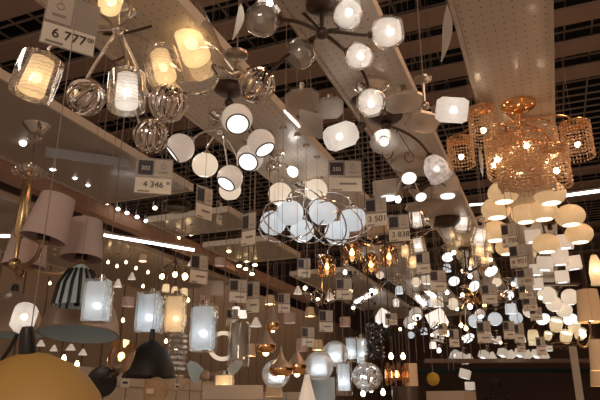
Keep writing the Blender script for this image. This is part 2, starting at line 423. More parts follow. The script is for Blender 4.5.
def sh_peach(t, c, a, R, metal, m=None):
    s = MB().sphere(c, R, a, 24, 12, sq=.80, t1=.80).build('globe_shade', m or M_peach, t)
    q = .80*math.pi; zz = -math.cos(q)*R*.8; rr = math.sin(q)*R
    MB().lathe(c+a*zz*.98, a, [(0, rr*.97), (-R*.12, rr*.6), (-R*.13, 0)], 18).build('glowing_opening', M_glowp, s)
    cap(s, c-a*R*.8, a, R*.2, R*.2, metal)
M_cup = pbr('bright_cup_glass', (.75, .70, .66), .3, em=(1, .90, .80), es=.95)
def sh_cup(t, c, a, R, metal, m=None, b=None):
    L = R*1.9
    s = MB().lathe(c-a*L/2, a, [(0, R*.3), (L*.03, R*.75), (L*.3, R*.92), (L, R)], 16).build('cup_shade', m or M_cup, t)
    MB().lathe(c+a*L*.32, a, [(0, R*.92), (.001, 0)], 16).build('glowing_opening', b or M_glowd, s)
    cap(s, c-a*L*.5, a, R*.35, R*.4, metal)
def sh_cupc(t, c, a, R, metal): sh_cup(t, c, a, R, metal, M_opal)
def sh_cupg(t, c, a, R, metal): sh_cup(t, c, a, R, metal, M_frostw, M_glowp); 
def sh_cube(t, c, a, R, metal, m=None):
    X, Y = perp(a)
    s = MB().rbox(c, 2*R, 2*R, 1.7*R, (X, Y, a), bev=.1).build('square_shade', m or M_cube, t)
    MB().box(c+a*R*.83, 1.2*R, 1.2*R, .06*R, (X, Y, a)).build('glowing_opening', M_glowd, s, False)
    cap(s, c-a*R*.9, a, R*.3, R*.3, metal)
def sh_cubeb(t, c, a, R, metal): sh_cube(t, c, a, R, metal, M_cup)
def sh_bulb(t, c, a, R, metal, b=None):
    s = bulb(t, c, R, b, a); cap(s, c-a*R*1.5, a, R*.6, R*1.2, metal)
def sh_bulbw(t, c, a, R, metal): sh_bulb(t, c, a, R, metal, M_bulbw)
def sh_disc(t, c, a, R, metal):
    s = MB().solid(c-a*R*.25, a, [(0, R*.7), (R*.12, R*.95), (R*.3, R)], 22).build('disc_housing', metal, t)
    MB().lathe(c+a*R*.06, a, [(0, R*.92), (R*.1, R*.7), (R*.14, 0)], 20).build('diffuser', M_glowd, s)
def sh_ball(t, c, a, R, metal):   # ribbed metal ornament: bands running pole to pole round a core
    X, Y = perp(a); n = 11
    s = MB()
    for j in range(n):
        an = 2*math.pi*j/n; d = X*math.cos(an)+Y*math.sin(an)
        s.tube([c-a*R*math.cos(q)+d*R*math.sin(q) for q in (math.pi*i/12 for i in range(13))], R*.11, 6)
    s.sphere(c, R*.72, a, 14, 8); s.build('ribbed_ball', M_chrome if metal is not M_bronze else M_nickel, t)
def sh_tubeglass(t, c, a, R, metal):
    L = R*4.6
    s = MB().lathe(c-a*L/2, a, [(0, 0), (L*.03, R*.8), (L*.1, R), (L*.9, R), (L, R*.85)], 16).build('long_glass_shade', M_etch, t)
    MB().lathe(c-a*L*.3, a, [(0, 0), (0, R*.5), (L*.6, R*.5), (L*.6, 0)], 12).build('light_tube', M_bulb, s)
    cap(s, c-a*L*.53, a, R*.7, R, metal)
SH = dict(opal=sh_opal, opalw=sh_opalw, ring=sh_ring, egg=sh_egg, eggoff=sh_eggoff, cyl=sh_cyl, cylc=sh_cylc, cylbig=sh_cylbig, amber=sh_amber,
          rib=sh_rib, bell=sh_bell, dish=sh_dish, peach=sh_peach, cup=sh_cup, cupc=sh_cupc, cupg=sh_cupg, cube=sh_cube, cubeb=sh_cubeb, bulb=sh_bulb, bulbw=sh_bulbw,
          disc=sh_disc, ball=sh_ball, tube=sh_tubeglass)
OFF = dict(opal=1, opalw=1, ring=1.05, egg=1.1, eggoff=1.1, cyl=1.15, cylc=1.15, cylbig=1.25, amber=1.15, rib=1.35, bell=1.25, dish=.3, peach=.85,
           cup=1, cupc=1, cupg=1, cube=.95, cubeb=.95, bulb=1.8, bulbw=1.8, disc=.25, ball=.8, tube=2.4)
DOWN = (0, -.946, .324)

def lamp(label, hub, q, shades, metal=None, canopy=.05, sag=.25, name='ceiling_chandelier', cat='chandelier', group=None, arm_r=.006, canopy_at=None, hoops=False, plate=None, down=0.03, own=False):
    """hub: pixel of the lamp's centre in the photo, q: how far below the tray line it hangs; shades: (type, px, py, diameter px, depth step, axis)"""
    metal = metal or M_nickel
    k0 = kp(*hub)*q; H = P(hub[0], hub[1], k0)
    if PZ-H.z > 0.02: top = Vector((H.x, H.y, PZ))
    else: top = H+Vector((0, 0, .03))
    t = thing(name, label, cat, top, group)
    MB().solid(top, Vector((0, 0, -1)), [(0, canopy), (canopy*.25, canopy), (canopy*.5, canopy*.7), (canopy*.6, canopy*.25)], 24).build('canopy', metal, t)
    if ztop(top.x, top.y) > PZ+.01: MB().tube([top, cord_end(top.x, top.y, top.z)], .0022, 5).build('suspension_wire', M_wire, t)
    MB().tube([top, H], arm_r*1.3, 8).build('stem', metal, t)
    MB().sphere(H, arm_r*3.6, seg=14, rings=8).build('hub', metal, t)
    for sh in shades:
        ty, px, py, d = sh[:4]; dk = sh[4] if len(sh) > 4 else 0; ax = sh[5] if len(sh) > 5 else DOWN
        k = k0+dk; c = P(px, py, k); R = d*k/FPX/2; a = dirv(ax)
        SH[ty](t, c, a, R, metal)
        e = c-a*R*OFF[ty]; L = (e-H).length
        if L > .02:
            if hoops:
                up = Vector((0, 0, 1)); pts = bez(H, H+(e-H)*.2-up*L*.55, e+(e-H)*.35-up*L*.55, e+(e-H)*.02, 14)
            else:
                up = Vector((0, 0, 1)); pts = bez(H, H+(e-H)*.35+up*L*sag, e-a*L*.3+up*L*sag*.3, e, 10)
            MB().tube(pts, arm_r, 6).build('arm', metal, t)
    return t
def extra_arm(t, pts, q, r, mat, n='arm'):
    MB().tube(spline([P(x, y, kp(x, y)*q) if not dk else P(x, y, dk) for x, y, dk in pts], 6), r, 7).build(n, mat, t)

# ---- upper part of the picture: the nearest chandeliers
t = lamp('chrome chandelier of etched glass cylinders and ribbed balls beside the 6 777 ticket', (118, 30), .93, [
    ('cyl', 37, 76, 43, .02, (-.25, -.95, .25)), ('cylc', 127, 91, 38, -.05, (.05, -.95, .3)), ('cyl', 163, 66, 36, .05, (.3, -.85, .4)),
    ('cylbig', 112, 0, 42, -.2, (.1, -.6, .8)), ('ball', 86, 97, 35, .03, (.7, .5, .3)), ('ball', 151, 136, 32, .1, (.2, .9, .3)), ('ball', 168, 103, 36, .04, (.2, 1, .1))], M_chrome, .06, .12, arm_r=.007)
for pts in (((118, 30, 2.4), (104, 34, 2.35), (125, 33, 2.3), (152, 26, 2.3)), ((66, 2, 2.3), (98, 12, 2.35), (118, 34, 2.4), (126, 54, 2.4), (113, 62, 2.35))): extra_arm(t, pts, 0, .006, M_bronze)
t = lamp('chrome lamp with a thick clear glass cup around a frosted cylinder, by a ribbed ball', (236, 74), .93, [
    ('cylbig', 190, 41, 54, -.1, (.38, -.85, .35)), ('ball', 257, 85, 34, 0, (.5, .8, .2))], M_nickel, .05, .1)
extra_arm(t, [(232, 73, 2.3), (222, 68, 2.2), (212, 66, 2.15), (217, 78, 2.1), (211, 90, 2.1), (197, 94, 2.15), (180, 92, 2.3)], 0, .006, M_chrome)
B = lamp('bronze armed chandelier of egg shaped glasses, some lit and some dark, under the centre tray', (322, 33), .91, [
    ('eggoff', 262, 20, 35, -.05, (-.9, -.1, .35)), ('egg', 270, 3, 30, .15, (-.2, -.5, .8)), ('eggoff', 300, 54, 32, .1, (-.6, -.7, .3)), ('egg', 348, 14, 33, 0, (.3, .5, .8)),
    ('egg', 388, 32, 35, -.08, (.9, .05, .45)), ('egg', 359, 56, 29, 0, (.75, -.45, .5)), ('egg', 371, 102, 30, .22, (.1, -.9, .4))], M_bronze, .06, .12, arm_r=.007)
extra_arm(B, [(322, 33, 2.35), (300, 45, 2.35), (284, 58, 2.35), (269, 74, 2.35)], 0, .007, M_bronze)
lamp('chandelier with three ivory globes ringed in black, open towards the floor, below the dark rosette', (229, 103), .94, [
    ('ring', 237, 119, 31, -.1, (.15, -.6, .8)), ('ring', 261, 143, 28, .15, (.45, -.75, .45)), ('ring', 250, 158, 27, .2, (-.15, -.5, .85))], M_bronze, .075, .2)
lamp('wavy chrome chandelier of ivory globes, one turned sideways beside two hanging ones', (220, 131), .93, [
    ('ring', 180, 148, 29, -.05, (-.75, -.6, .25)), ('opalw', 205, 165, 26, 0, (-.1, -1, .1)), ('ring', 230, 178, 26, .1, (-.4, -.7, .6)), ('opalw', 230, 190, 22, .2, (.1, -1, 0))], M_chrome, .06, .2)
lamp('chrome ball spotlight lamp with one lit bulb in a copper socket beside the ringed globes', (278, 164), .95, [
    ('bulb', 292, 171, 10, 0, (.7, -.7, .1)), ('ball', 271, 166, 12, 0, (.3, .8, .1))], M_chrome, .05, .1)
D = lamp('chrome hooped chandelier of six cool white globes and two cream ones', (305, 196), .93, [
    ('opalw', 280, 194, 24, -.1, DOWN), ('opalw', 316, 190, 23, -.05, DOWN), ('opal', 290, 213, 27, -.2, (.1, -1, 0)), ('opal', 273, 223, 26, .05, (-.3, -1, 0)),
    ('opal', 302, 231, 24, .1, DOWN), ('opal', 323, 212, 28, -.2, (0, -1, .1)), ('opal', 353, 219, 27, .0, (.1, -1, 0)), ('opal', 337, 233, 25, .15, DOWN)], M_chrome, .07, .2)
def hoop(t, cx, cy, rx, ry, k, rot, r=.0055, dk=.15, mat=M_chrome, a0=0, a1=2*math.pi):
    pts = []; n = 26
    for i in range(n+1):
        a = a0+(a1-a0)*i/n; x = rx*math.cos(a); y = ry*math.sin(a); co, si = math.cos(rot), math.sin(rot)
        pts.append(P(cx+x*co-y*si, cy+x*si+y*co, k+dk*math.sin(a+.8)))
    MB().tube(pts, r, 6).build('hoop', mat, t)
kD = kp(305, 196)*.93
for cx, cy, rx, ry, ro in ((288, 219, 26, 17, .35), (283, 226, 24, 16, -.2), (306, 216, 28, 22, 1.2), (337, 222, 27, 19, .5), (347, 224, 29, 15, -.25), (326, 222, 25, 18, 1.0)):
    hoop(D, cx, cy, rx, ry, kD-.12, ro)
lamp('ribbed glass cylinder spotlight glowing at an angle beside the clear ticket pocket', (362, 126), .9, [('rib', 341, 136, 25, .0, (-.9, -.35, .25))], M_bronze, .05, .05, 'ceiling_spotlight', 'ceiling light')
lamp('black and chrome ceiling rosette lamp with a flared glass dish and a floral bell shade', (386, 126), .95, [
    ('dish', 384, 141, 29, -.1, (0, -.55, .8)), ('bell', 436, 168, 25, .1, (.35, -.85, .4))], M_bronze, .09, .15, arm_r=.008)
lamp('octagonal ribbed glass spotlight glowing on its side next to the crystal chandelier', (425, 106), .9, [('rib', 452, 110, 25, 0, (.97, -.1, .25))], M_nickel, .04, .05, 'ceiling_spotlight', 'ceiling light')
lamp('chrome dish ceiling lamp behind the bronze egg chandelier', (372, 88), .985, [('bulb', 372, 95, 7, 0, DOWN)], M_chrome, .085, .1, 'ceiling_light', 'ceiling light')
# unlit flush glasses under the centre tray
def flush(px, py, wpx, hpx, q, label, rot=0, m=None):
    k = kp(px, py)*q; c = P(px, py, k); w_ = wpx*k/FPX; h = hpx*k/FPX
    a = dirv((.1, -.75, .6)); X = (VR*math.cos(rot)+VU*math.sin(rot)); X = (X-a*X.dot(a)).normalized(); Y = a.cross(X)
    t = thing('flush_ceiling_light', label, 'ceiling light', (c.x, c.y, PZ))
    pts = []
    for sx, sy in ((.5, .28), (.28, .5), (-.28, .5), (-.5, .28), (-.5, -.28), (-.28, -.5), (.28, -.5), (.5, -.28)): pts.append(c+X*w_*sx+Y*h*sy)
    MB().prism(pts, .02, a).build('glass_plate', m or M_haze, t, False)
    MB().tube([c-a*.01, Vector((c.x, c.y, PZ))], .012, 8).build('stem', M_nickel, t)
    MB().solid(c-a*.012, -a, [(0, w_*.2), (.02, w_*.16)], 14).build('socket', M_nickel, t)
flush(302, 102, 34, 32, .93, 'unlit octagonal glass ceiling light hanging nearer the white light strip')
flush(330, 108, 26, 26, .95, 'unlit octagonal glass ceiling light just behind the ribbed glowing cylinder')
flush(404, 102, 36, 26, .94, 'unlit square glass ceiling light in front of the octagonal glowing spotlight', .1)
flush(423, 122, 34, 26, .95, 'unlit tilted glass ceiling light above the floral bell shade', -.5)
flush(424, 206, 36, 14, .97, 'flat mirrored ceiling light with a ring motif above the rectangular glass shades', 0)
def box_lamp(label, px, py, wpx, hpx, q, m, lit=None):
    k = kp(px, py)*q; c = P(px, py, k); t = thing('box_ceiling_light', label, 'ceiling light', (c.x, c.y, PZ))
    w_ = wpx*k/FPX; h = hpx*k/FPX; fr = (VR, (VF*.9+VU*.43).normalized(), VU)
    fr = (Vector((1, 0, 0)), Vector((0, 1, 0)), Vector((0, 0, 1)))
    MB().rbox(c, w_, w_*.8, h, fr, bev=.08).build('housing', m, t)
    MB().tube([c, Vector((c.x, c.y, PZ))], .01, 6).build('stem', M_nickel, t)
    if lit:
        cc = c-Vector((0, 0, h/2)); MB().solid(cc, Vector((0, 0, -1)), [(0, w_*.3), (.012, w_*.28)], 16).build('diffuser', M_glowd, t)
for px, py, w_, lb in ((388, 190, 26, 'grey box ceiling light with a bright crescent, nearest the wire tree ornament'), (447, 188, 24, 'grey box ceiling light with a thin bright crescent, left of the crystal drum')):
    box_lamp(lb, px, py, w_, 16, .95, M_lip, True)
lamp('grey ceiling lamp with a bright round disc under the floral bell shade', (408, 168), .97, [('disc', 409, 178, 16, 0, (0, -.6, .8)), ('bulb', 398, 199, 6, .1, DOWN), ('disc', 421, 197, 12, .05, (.1, -.6, .8))], M_lip, .10, .05, 'ceiling_light', 'ceiling light')
sc = lamp('dark scrolled iron ceiling lamp with fan shaped leaves above the mirrored plate', (421, 189), .95, [('bulb', 388, 187, 9, .1, DOWN)], M_bronze, .05, .1)
for s_ in (-1, 1):
    pts = [P(421, 189, kp(421, 189)*.95)+Vector((s_*x_, 0, z_)) for x_, z_ in ((0, 0), (.06, .03), (.13, .02), (.17, -.01))]
    MB().tube(spline(pts), [.004]+[.02]*20+[.004]*40, 6).build('leaf', M_bronze, sc)
for i, (cx, cy) in enumerate(((386, 152), (408, 155))):
    pts = [P(cx+a*1.1*math.cos(a), cy-a*1.5*math.sin(a), kp(386, 126)*.93) for a in (j*.4 for j in range(16))]
    MB().tube([P(397, 130, kp(386, 126)*.93)]+pts[::-1], .003, 5).build('scroll', M_bronze, sc)

# ---- crystal chandelier
def bead_drum(c, R, top, bottom_fn, rings, per, r=.0085):
    mb = MB(); dz = r*2.3
    n = int((top-min(bottom_fn(0), bottom_fn(math.pi)))/dz)
    for j in range(per):
        an = 2*math.pi*j/per; z = top; zb = bottom_fn(an); i = 0
        while z > zb:
            p = Vector((c.x+R*math.cos(an), c.y+R*math.sin(an), z))
            b = len(mb.v); rr = r*random.uniform(.8, 1.1)
            for d in ((1, 0, 0), (0, 1, 0), (-1, 0, 0), (0, -1, 0), (0, 0, 1), (0, 0, -1)): mb.v.append(p+Matrix.Rotation(random.uniform(0, 1.5), 3, 'Z') @ Vector(d)*rr)
            for q in ((0, 1, 4), (1, 2, 4), (2, 3, 4), (3, 0, 4), (1, 0, 5), (2, 1, 5), (3, 2, 5), (0, 3, 5)): mb.f.append(tuple(b+x for x in q))
            z -= dz; i += 1
    return mb
def crystal():
    kc = kp(520, 112)*.97; top = P(518, 105, kp(518, 105)*.995); top.z = PZ
    t = thing('crystal_chandelier', 'gold chandelier with a wide amber crystal drum and small crystal side shades', 'chandelier', top)
    MB().solid(top, Vector((0, 0, -1)), [(0, .085), (.015, .085), (.03, .07), (.04, .03)], 28).build('canopy', M_gold, t)
    kb = 3.12; ctr = P(523, 160, kb); pxm = kb/FPX
    MB().tube([top, ctr+Vector((0, 0, .10))], .014, 10).build('stem', M_gold, t)
    R = 35*pxm; tz = P(527, 131, kb).z; bz = P(527, 177, kb).z
    d = MB()
    drum = None
    for rr, dz, per in ((R, 0, 54), (R*.74, -.045, 42), (R*.45, -.08, 24), (R*.18, -.11, 9)):
        mb = bead_drum(ctr, rr, tz, lambda a: bz+dz, 0, per, .0084); b = len(d.v); d.v += mb.v; d.f += [tuple(i+b for i in f) for f in mb.f]
    dr = d.build('crystal_curtain', M_crystal, t, False, 'stuff')
    fr = MB()
    for z in (tz+.005, (tz+bz)/2): fr.torus(Vector((ctr.x, ctr.y, z)), Vector((0, 0, 1)), R*.99, .005, 36, 6)
    for j in range(6):
        a = j*math.pi/3; fr.tube([Vector((ctr.x, ctr.y, tz+.02)), Vector((ctr.x+R*math.cos(a), ctr.y+R*math.sin(a), tz+.005))], .004, 5)
    fr.build('drum_frame', M_gold, t)
    for j in range(6):
        a = j*math.pi/3+.7; bulb(t, Vector((ctr.x+R*.86*math.cos(a), ctr.y+R*.86*math.sin(a), tz-.13-.03*(j%2))), .014, M_bulbx)
    for px, py, wpx, hpx, dk, cap_ in ((461, 154, 25, 32, .05, 1), (483, 127, 26, 40, -.12, 1), (577, 141, 28, 38, -.05, 1), (556, 167, 26, 42, -.38, 1), (510, 150, 22, 30, .22, 1)):
        k = kb+dk; c = P(px, py, k); r = wpx/2*k/FPX; z1 = P(px, py-hpx/2, k).z; z0 = P(px, py+hpx/2, k).z
        s = bead_drum(c, r, z1, lambda a: z0, 0, 26, .0078).build('side_shade', M_crystal, t, False, 'stuff')
        f = MB(); f.torus(Vector((c.x, c.y, z1+.004)), Vector((0, 0, 1)), r, .004, 20, 5); f.lathe(Vector((c.x, c.y, z1+.012)), Vector((0, 0, -1)), [(0, .02), (.006, r)], 16)
        f.build('shade_frame', M_gold, s); bulb(s, Vector((c.x, c.y, z0+(z1-z0)*.4)), .014, M_bulbx)
        H = ctr+Vector((0, 0, .19)); e = Vector((c.x, c.y, z1+.01))
        MB().tube(bez(H, H+(e-H)*.3+Vector((0, 0, .07)), e+Vector((0, 0, .07)), e), .005, 7).build('arm', M_gold, t)
    p = P(481, 160, kb); MB().lathe(p+Vector((0, 0, .07)), Vector((0, 0, -1)), [(0, 0), (.02, .008), (.07, .012), (.15, .004), (.165, 0)], 8).build('crystal_drop', M_ice, t)
crystal()

# ---- peach globe cluster and the white cubes behind it
lamp('wide chandelier of speckled peach globes with glowing openings, just under the crystal drum', (528, 224), .93, [
    ('peach', 550, 194, 31, -.35, DOWN), ('peach', 503, 193, 30, -.3, DOWN), ('peach', 496, 209, 29, .0, DOWN), ('peach', 495, 232, 28, .2, DOWN), ('peach', 507, 247, 23, .5, DOWN),
    ('peach', 525, 214, 27, -.1, DOWN), ('peach', 543, 211, 28, -.2, DOWN), ('peach', 570, 216, 29, .0, DOWN), ('peach', 579, 234, 27, .25, DOWN), ('peach', 546, 244, 26, .3, DOWN)], M_bronze, .07, .3, arm_r=.008)
lamp('pair of cream square shades hanging behind the peach globes', (550, 228), .96, [('cube', 533, 236, 15, .3, DOWN), ('cube', 565, 242, 15, .3, DOWN)], M_bronze, .06, .2)
lamp('cluster of white square shades on a long dark ceiling bar', (555, 250), .95, [
    ('cube', 545, 264, 15, .1, (-.1, -1, .3)), ('cube', 560, 258, 16, -.1, (0, -1, .3)), ('cube', 573, 263, 15, 0, (.1, -1, .3)), ('cube', 536, 270, 12, .3, DOWN), ('cube', 562, 277, 13, .2, DOWN), ('cube', 537, 284, 12, .5, DOWN)], M_bronze, .06, .2)
def bar(label, x0, y0, x1, y1, q, m=None):
    a = P(x0, y0, kp(x0, y0)*q); b = P(x1, y1, kp(x0, y0)*q); b.z = a.z; d = (b-a); L = d.length; X = d.normalized(); Z = Vector((0, 0, 1)); Y = Z.cross(X)
    o = MB().box((a+b)/2, L, .07, .03, (X, Y, Z)).build('ceiling_bar', m or M_bronze, None, False); tag(o, label, 'ceiling bar')
bar('long black ceiling bar carrying the round cream globes', 541, 284, 580, 288, .965)
lamp('chandelier of smooth cream globes below the white square shades', (558, 290), .955, [
    ('opalw', 547, 295, 18, 0, DOWN), ('opalw', 570, 297, 17, 0, DOWN), ('opalw', 554, 304, 16, .4, DOWN), ('opalw', 564, 310, 16, .5, DOWN), ('opalw', 530, 311, 14, .6, DOWN)], M_bronze, .07, .2)
bl = lamp('golden chandelier of lit cups above brown glass flowers', (566, 322), .96, [
    ('cupg', 556, 325, 13, -.3, (0, 1, .3)), ('cupg', 574, 326, 12, -.2, (0, 1, .3)), ('cupg', 566, 337, 12, -.2, (0, 1, .3)), ('cupg', 580, 334, 11, 0, (0, 1, .3)), ('cupg', 548, 336, 8, 0, (0, 1, .3)), ('cupg', 533, 335, 11, 0, DOWN)], M_brass, .08, .1)
kb = kp(566, 322)*.96
fl = MB()
for j in range(46):
    a = random.uniform(0, 6.28); rr = random.uniform(.0, .36); c = P(565, 344, kb)+Vector((rr*math.cos(a), rr*math.sin(a), random.uniform(-.09, .06)))
    for i in range(4):
        an = i*1.57+a; dx = Vector((math.cos(an), math.sin(an), .4))*.04; fl.prism([c, c+dx*.6+Vector((-dx.y, dx.x, 0))*.4, c+dx, c+dx*.6-Vector((-dx.y, dx.x, 0))*.4], .003, Vector((0, 0, 1)))
fl.build('glass_flowers', M_amber, bl, False, 'stuff')
MB().tube([P(565, 344, kb)+Vector((.3*math.cos(i*.5), .3*math.sin(i*.5), 0)) for i in range(13)], .008, 6).build('flower_ring', M_brass, bl)
lamp('flat brass ceiling plate lamp with two white glass discs above the golden cups', (555, 313), .97, [('disc', 543, 319, 15, .2, (0, -.4, .9)), ('disc', 570, 319, 15, .2, (0, -.4, .9))], M_bronze, .06, .1)

# right hand edge
def pend(label, px, py, k, kind, wpx, hpx, name='pendant_lamp', cat='pendant lamp', group=None, tiltd=None, topz=None, wire=True):
    c = P(px, py, k); tz = topz or cord_end(c.x, c.y, c.z+hpx*k/FPX*.8).z
    t = thing(name, label, cat, Vector((c.x, c.y, tz)), group); r = wpx/2*k/FPX; h = hpx*k/FPX
    a = Vector((0, 0, -1)) if tiltd is None else dirv(tiltd); e = c-a*h/2
    if wire: MB().tube([Vector((c.x, c.y, tz)), Vector((c.x, c.y, e.z+.06)), e], .0012, 5).build('cord', M_wire, t); MB().solid(Vector((c.x, c.y, tz)), Vector((0, 0, -1)), [(0, .02), (.012, .016)], 10).build('canopy', M_nickel, t)
    X, Y = VR, None
    if kind in ('square', 'squarew', 'squaren'):
        m, b = {'square': (M_frostc, M_bulbc), 'squarew': (M_frostw, M_bulbw), 'squaren': (M_frost, M_bulb)}[kind]
        fr = (Vector((math.cos(.25), math.sin(.25), 0)), Vector((-math.sin(.25), math.cos(.25), 0)), Vector((0, 0, 1)))
        r *= .74
        s = MB().rbox(c, 2*r, 2*r, h, fr, bev=.06).build('clear_outer_glass', M_clear, t)
        MB().rbox(c, 1.66*r, 1.66*r, h*.88, fr, bev=.08).build('frosted_inner_glass', m, s); bulb(s, c-Vector((0, 0, h*.12)), r*.34, b)
        MB().solid(e+Vector((0, 0, .02)), a, [(0, r*.4), (.03, r*.55)], 14).build('socket', M_chrome, t)
    elif kind in ('fabric', 'fabricw'):
        m = M_fabric if kind == 'fabric' else M_fabric2
        s = MB().lathe(e, a, [(0, r*.78), (h, r), (h, r*.985), (h*.02, r*.77)], 30).build('lamp_shade', m, t)
        MB().lathe(e+a*h*.04, a, [(0, .02), (0.004, r*.76)], 20).build('shade_ring', M_fabin, s)
        MB().solid(e+a*h*.45, a, [(0, .018), (h*.25, .018), (h*.4, .028), (h*.52, .02)], 12).build('bulb', M_ivory if kind == 'fabric' else M_bulbw, s)
    elif kind == 'drop':  # chrome tear-drop with an amber mirrored lower half
        s = MB().lathe(e-a*h*.6, a, [(0, .004), (h*.3, r*.12), (h*.6, r*.3), (h*.85, r*.62), (h*1.05, r*.95), (h*1.15, r)], 22).build('chrome_neck', M_domeout, t)
        MB().lathe(e+a*h*.55, a, [(0, r), (h*.12, r*1.04), (h*.3, r*.95), (h*.44, r*.6)], 22).build('mirrored_amber_base', M_copper, s)
        bulb(s, e+a*h*.98, r*.3, M_bulbw)
    elif kind == 'glassball':
        s = MB().sphere(c, r, a, 24, 14, t0=.06, t1=.86).build('clear_globe', M_haze, t)
        MB().lathe(c-a*r*.7, a, [(0, r*.2), (0, r*.5), (r*1.3, r*.55), (r*1.3, r*.1)], 18).build('frosted_inner_glass', M_frostc, s); bulb(s, c+a*r*.2, r*.3, M_bulbc)
    elif kind in ('cyl', 'cylw', 'cyln', 'cylo'):
        m, b = {'cyl': (M_frostc, M_bulbc), 'cylw': (M_frostw, M_bulbw), 'cyln': (M_frost, M_bulb), 'cylo': (M_frosto, None)}[kind]
        s = MB().lathe(e, a, [(0, r*.2), (0, r*.92), (h*.05, r), (h, r), (h, r*.95)], 22).build('cylinder_shade', M_clear, t)
        MB().lathe(e+a*h*.05, a, [(0, r*.2), (0, r*.75), (h*.8, r*.78), (h*.8, 0)], 18).build('frosted_inner_glass', m, s)
        if b: bulb(s, c+a*h*.1, r*.35, b)
    elif kind == 'jug':
        s = MB().lathe(e, a, [(0, r*.4), (h*.2, r*.7), (h*.6, r), (h*.9, r*.9), (h, r*.95)], 14).build('glass_shade', M_frostw, t); bulb(s, c, r*.5, M_bulbw)
    elif kind in ('bulb', 'bulbw'):
        bulb(t, c, r, M_bulb if kind == 'bulb' else M_bulbw, a); MB().solid(c-a*r*1.2, -a, [(0, r*.5), (r*1.2, r*.45)], 10).build('socket', M_bronze, t)
    elif kind == 'crys':
        mb = MB()
        for j in range(18):
            an = j*2*math.pi/18
            for i in range(int(h/.03)):
                p = c+Vector((r*math.cos(an), r*math.sin(an), h/2-i*.03)); mb.sphere(p, .013, seg=5, rings=3)
        mb.build('crystal_curtain', M_ice, t, False, 'stuff'); mb = MB().torus(c+Vector((0, 0, h/2)), Vector((0, 0, 1)), r, .008, 24, 6).torus(c-Vector((0, 0, h/2)), Vector((0, 0, 1)), r, .008, 24, 6)
        for j in range(4): mb.tube([c+Vector((0, 0, h/2+.05)), c+Vector((r*math.cos(j*1.57), r*math.sin(j*1.57), h/2))], .003, 5)
        mb.build('ring_frame', M_chrome, t)
    elif kind in ('blackcrys', 'icecrys'):
        mb = MB(); rnd = random.Random(5)
        for j in range(260):
            an = rnd.uniform(0, 6.28); zz = rnd.uniform(-1, 1); q = math.sqrt(max(0, 1-zz*zz)) if kind == 'icecrys' else 1-.25*(zz < -.3)
            mb.sphere(c+Vector((r*q*math.cos(an), r*q*math.sin(an), zz*h/2)), r*.15, seg=5, rings=3)
        mb.build('crystal_curtain', M_dkcry if kind == 'blackcrys' else M_ice, t, False, 'stuff')
        if kind == 'blackcrys':
            mb = MB()
            for j in range(50):
                an = rnd.uniform(0, 6.28); mb.sphere(c+Vector((r*1.08*math.cos(an), r*1.08*math.sin(an), rnd.uniform(-.5, .5)*h)), r*.11, seg=5, rings=3)
            mb.build('sparkle_beads', M_spark, t, False, 'stuff')  # white beads added to paint the sparkle of the black crystals
        MB().tube([e+Vector((0, 0, .05)), c-Vector((0, 0, h*.4))], r*.15, 8).build('core', M_black if kind == 'blackcrys' else M_chrome, t)
        if kind == 'icecrys':
            for j in range(3): bulb(t, c+Vector((r*.4*math.cos(j*2), r*.4*math.sin(j*2), 0)), r*.14, M_bulb)
    elif kind == 'openbowl':
        s = MB().lathe(e, a, [(0, r*.12), (h*.15, r*.5), (h*.5, r*.85), (h, r), (h, r*.97), (h*.5, r*.8), (h*.2, r*.45)], 40, wob=.03, nw=20).build('fluted_bowl', M_bluein, t)
        MB().tube([e, e+a*h], .012, 8).build('stem', M_black, s)
        rb = MB()
        for j in range(16):
            an = j*math.pi/8; X_, Y_ = perp(a); d_ = X_*math.cos(an)+Y_*math.sin(an)
            rb.tube([e+a*h*.15+d_*r*.52, e+a*h*.5+d_*r*.88, e+a*h+d_*r*1.02], .008, 5)
        rb.build('dark_rib', M_black, s)
    elif kind == 'cone':
        s = MB().lathe(e, a, [(0, r*.25), (h*.3, r*.45), (h, r), (h, r*.97), (h*.3, r*.42)], 26).build('cone_shade', M_ivory, t); bulb(s, c+a*h*.2, r*.22, M_bulb)
    elif kind == 'drum':
        s = MB().lathe(e, a, [(0, r), (h, r), (h, r*.97), (0.001, r*.97)], 28).build('lamp_shade', group_mat.get(label, M_fabric), t); bulb(s, c, r*.25, M_bulb)
    return t
group_mat = {}
pend('cream pleated fabric shade glowing warm on the right hand rack', 589, 306, 6.2, 'fabricw', 25, 32)
pend('small glowing lamp glass above the pleated shade', 596, 270, 5.2, 'jug', 14, 30)
pend('cream cone shade lowest on the right hand rack', 598, 355, 5.4, 'fabricw', 18, 30)
pend('dim cream shade under the glowing cone at the edge', 598, 378, 6.5, 'fabricw', 16, 16)
ob = thing('wall_lamp', 'bronze scrolled wall lamp beneath the pleated cream shade', 'wall lamp', P(589, 345, 6.2))
MB().tube(spline([P(589, 320, 6.2), P(591, 335, 6.2), P(586, 347, 6.2), P(578, 343, 6.2), P(580, 336, 6.2)]), .014, 7).build('scroll_arm', M_brass, ob)
MB().tube(spline([P(591, 335, 6.2), P(599, 345, 6.2), P(606, 338, 6.2)]), .014, 7).build('scroll_arm', M_brass, ob)
bulb(ob, P(583, 335, 6.0), .03, M_bulbw)

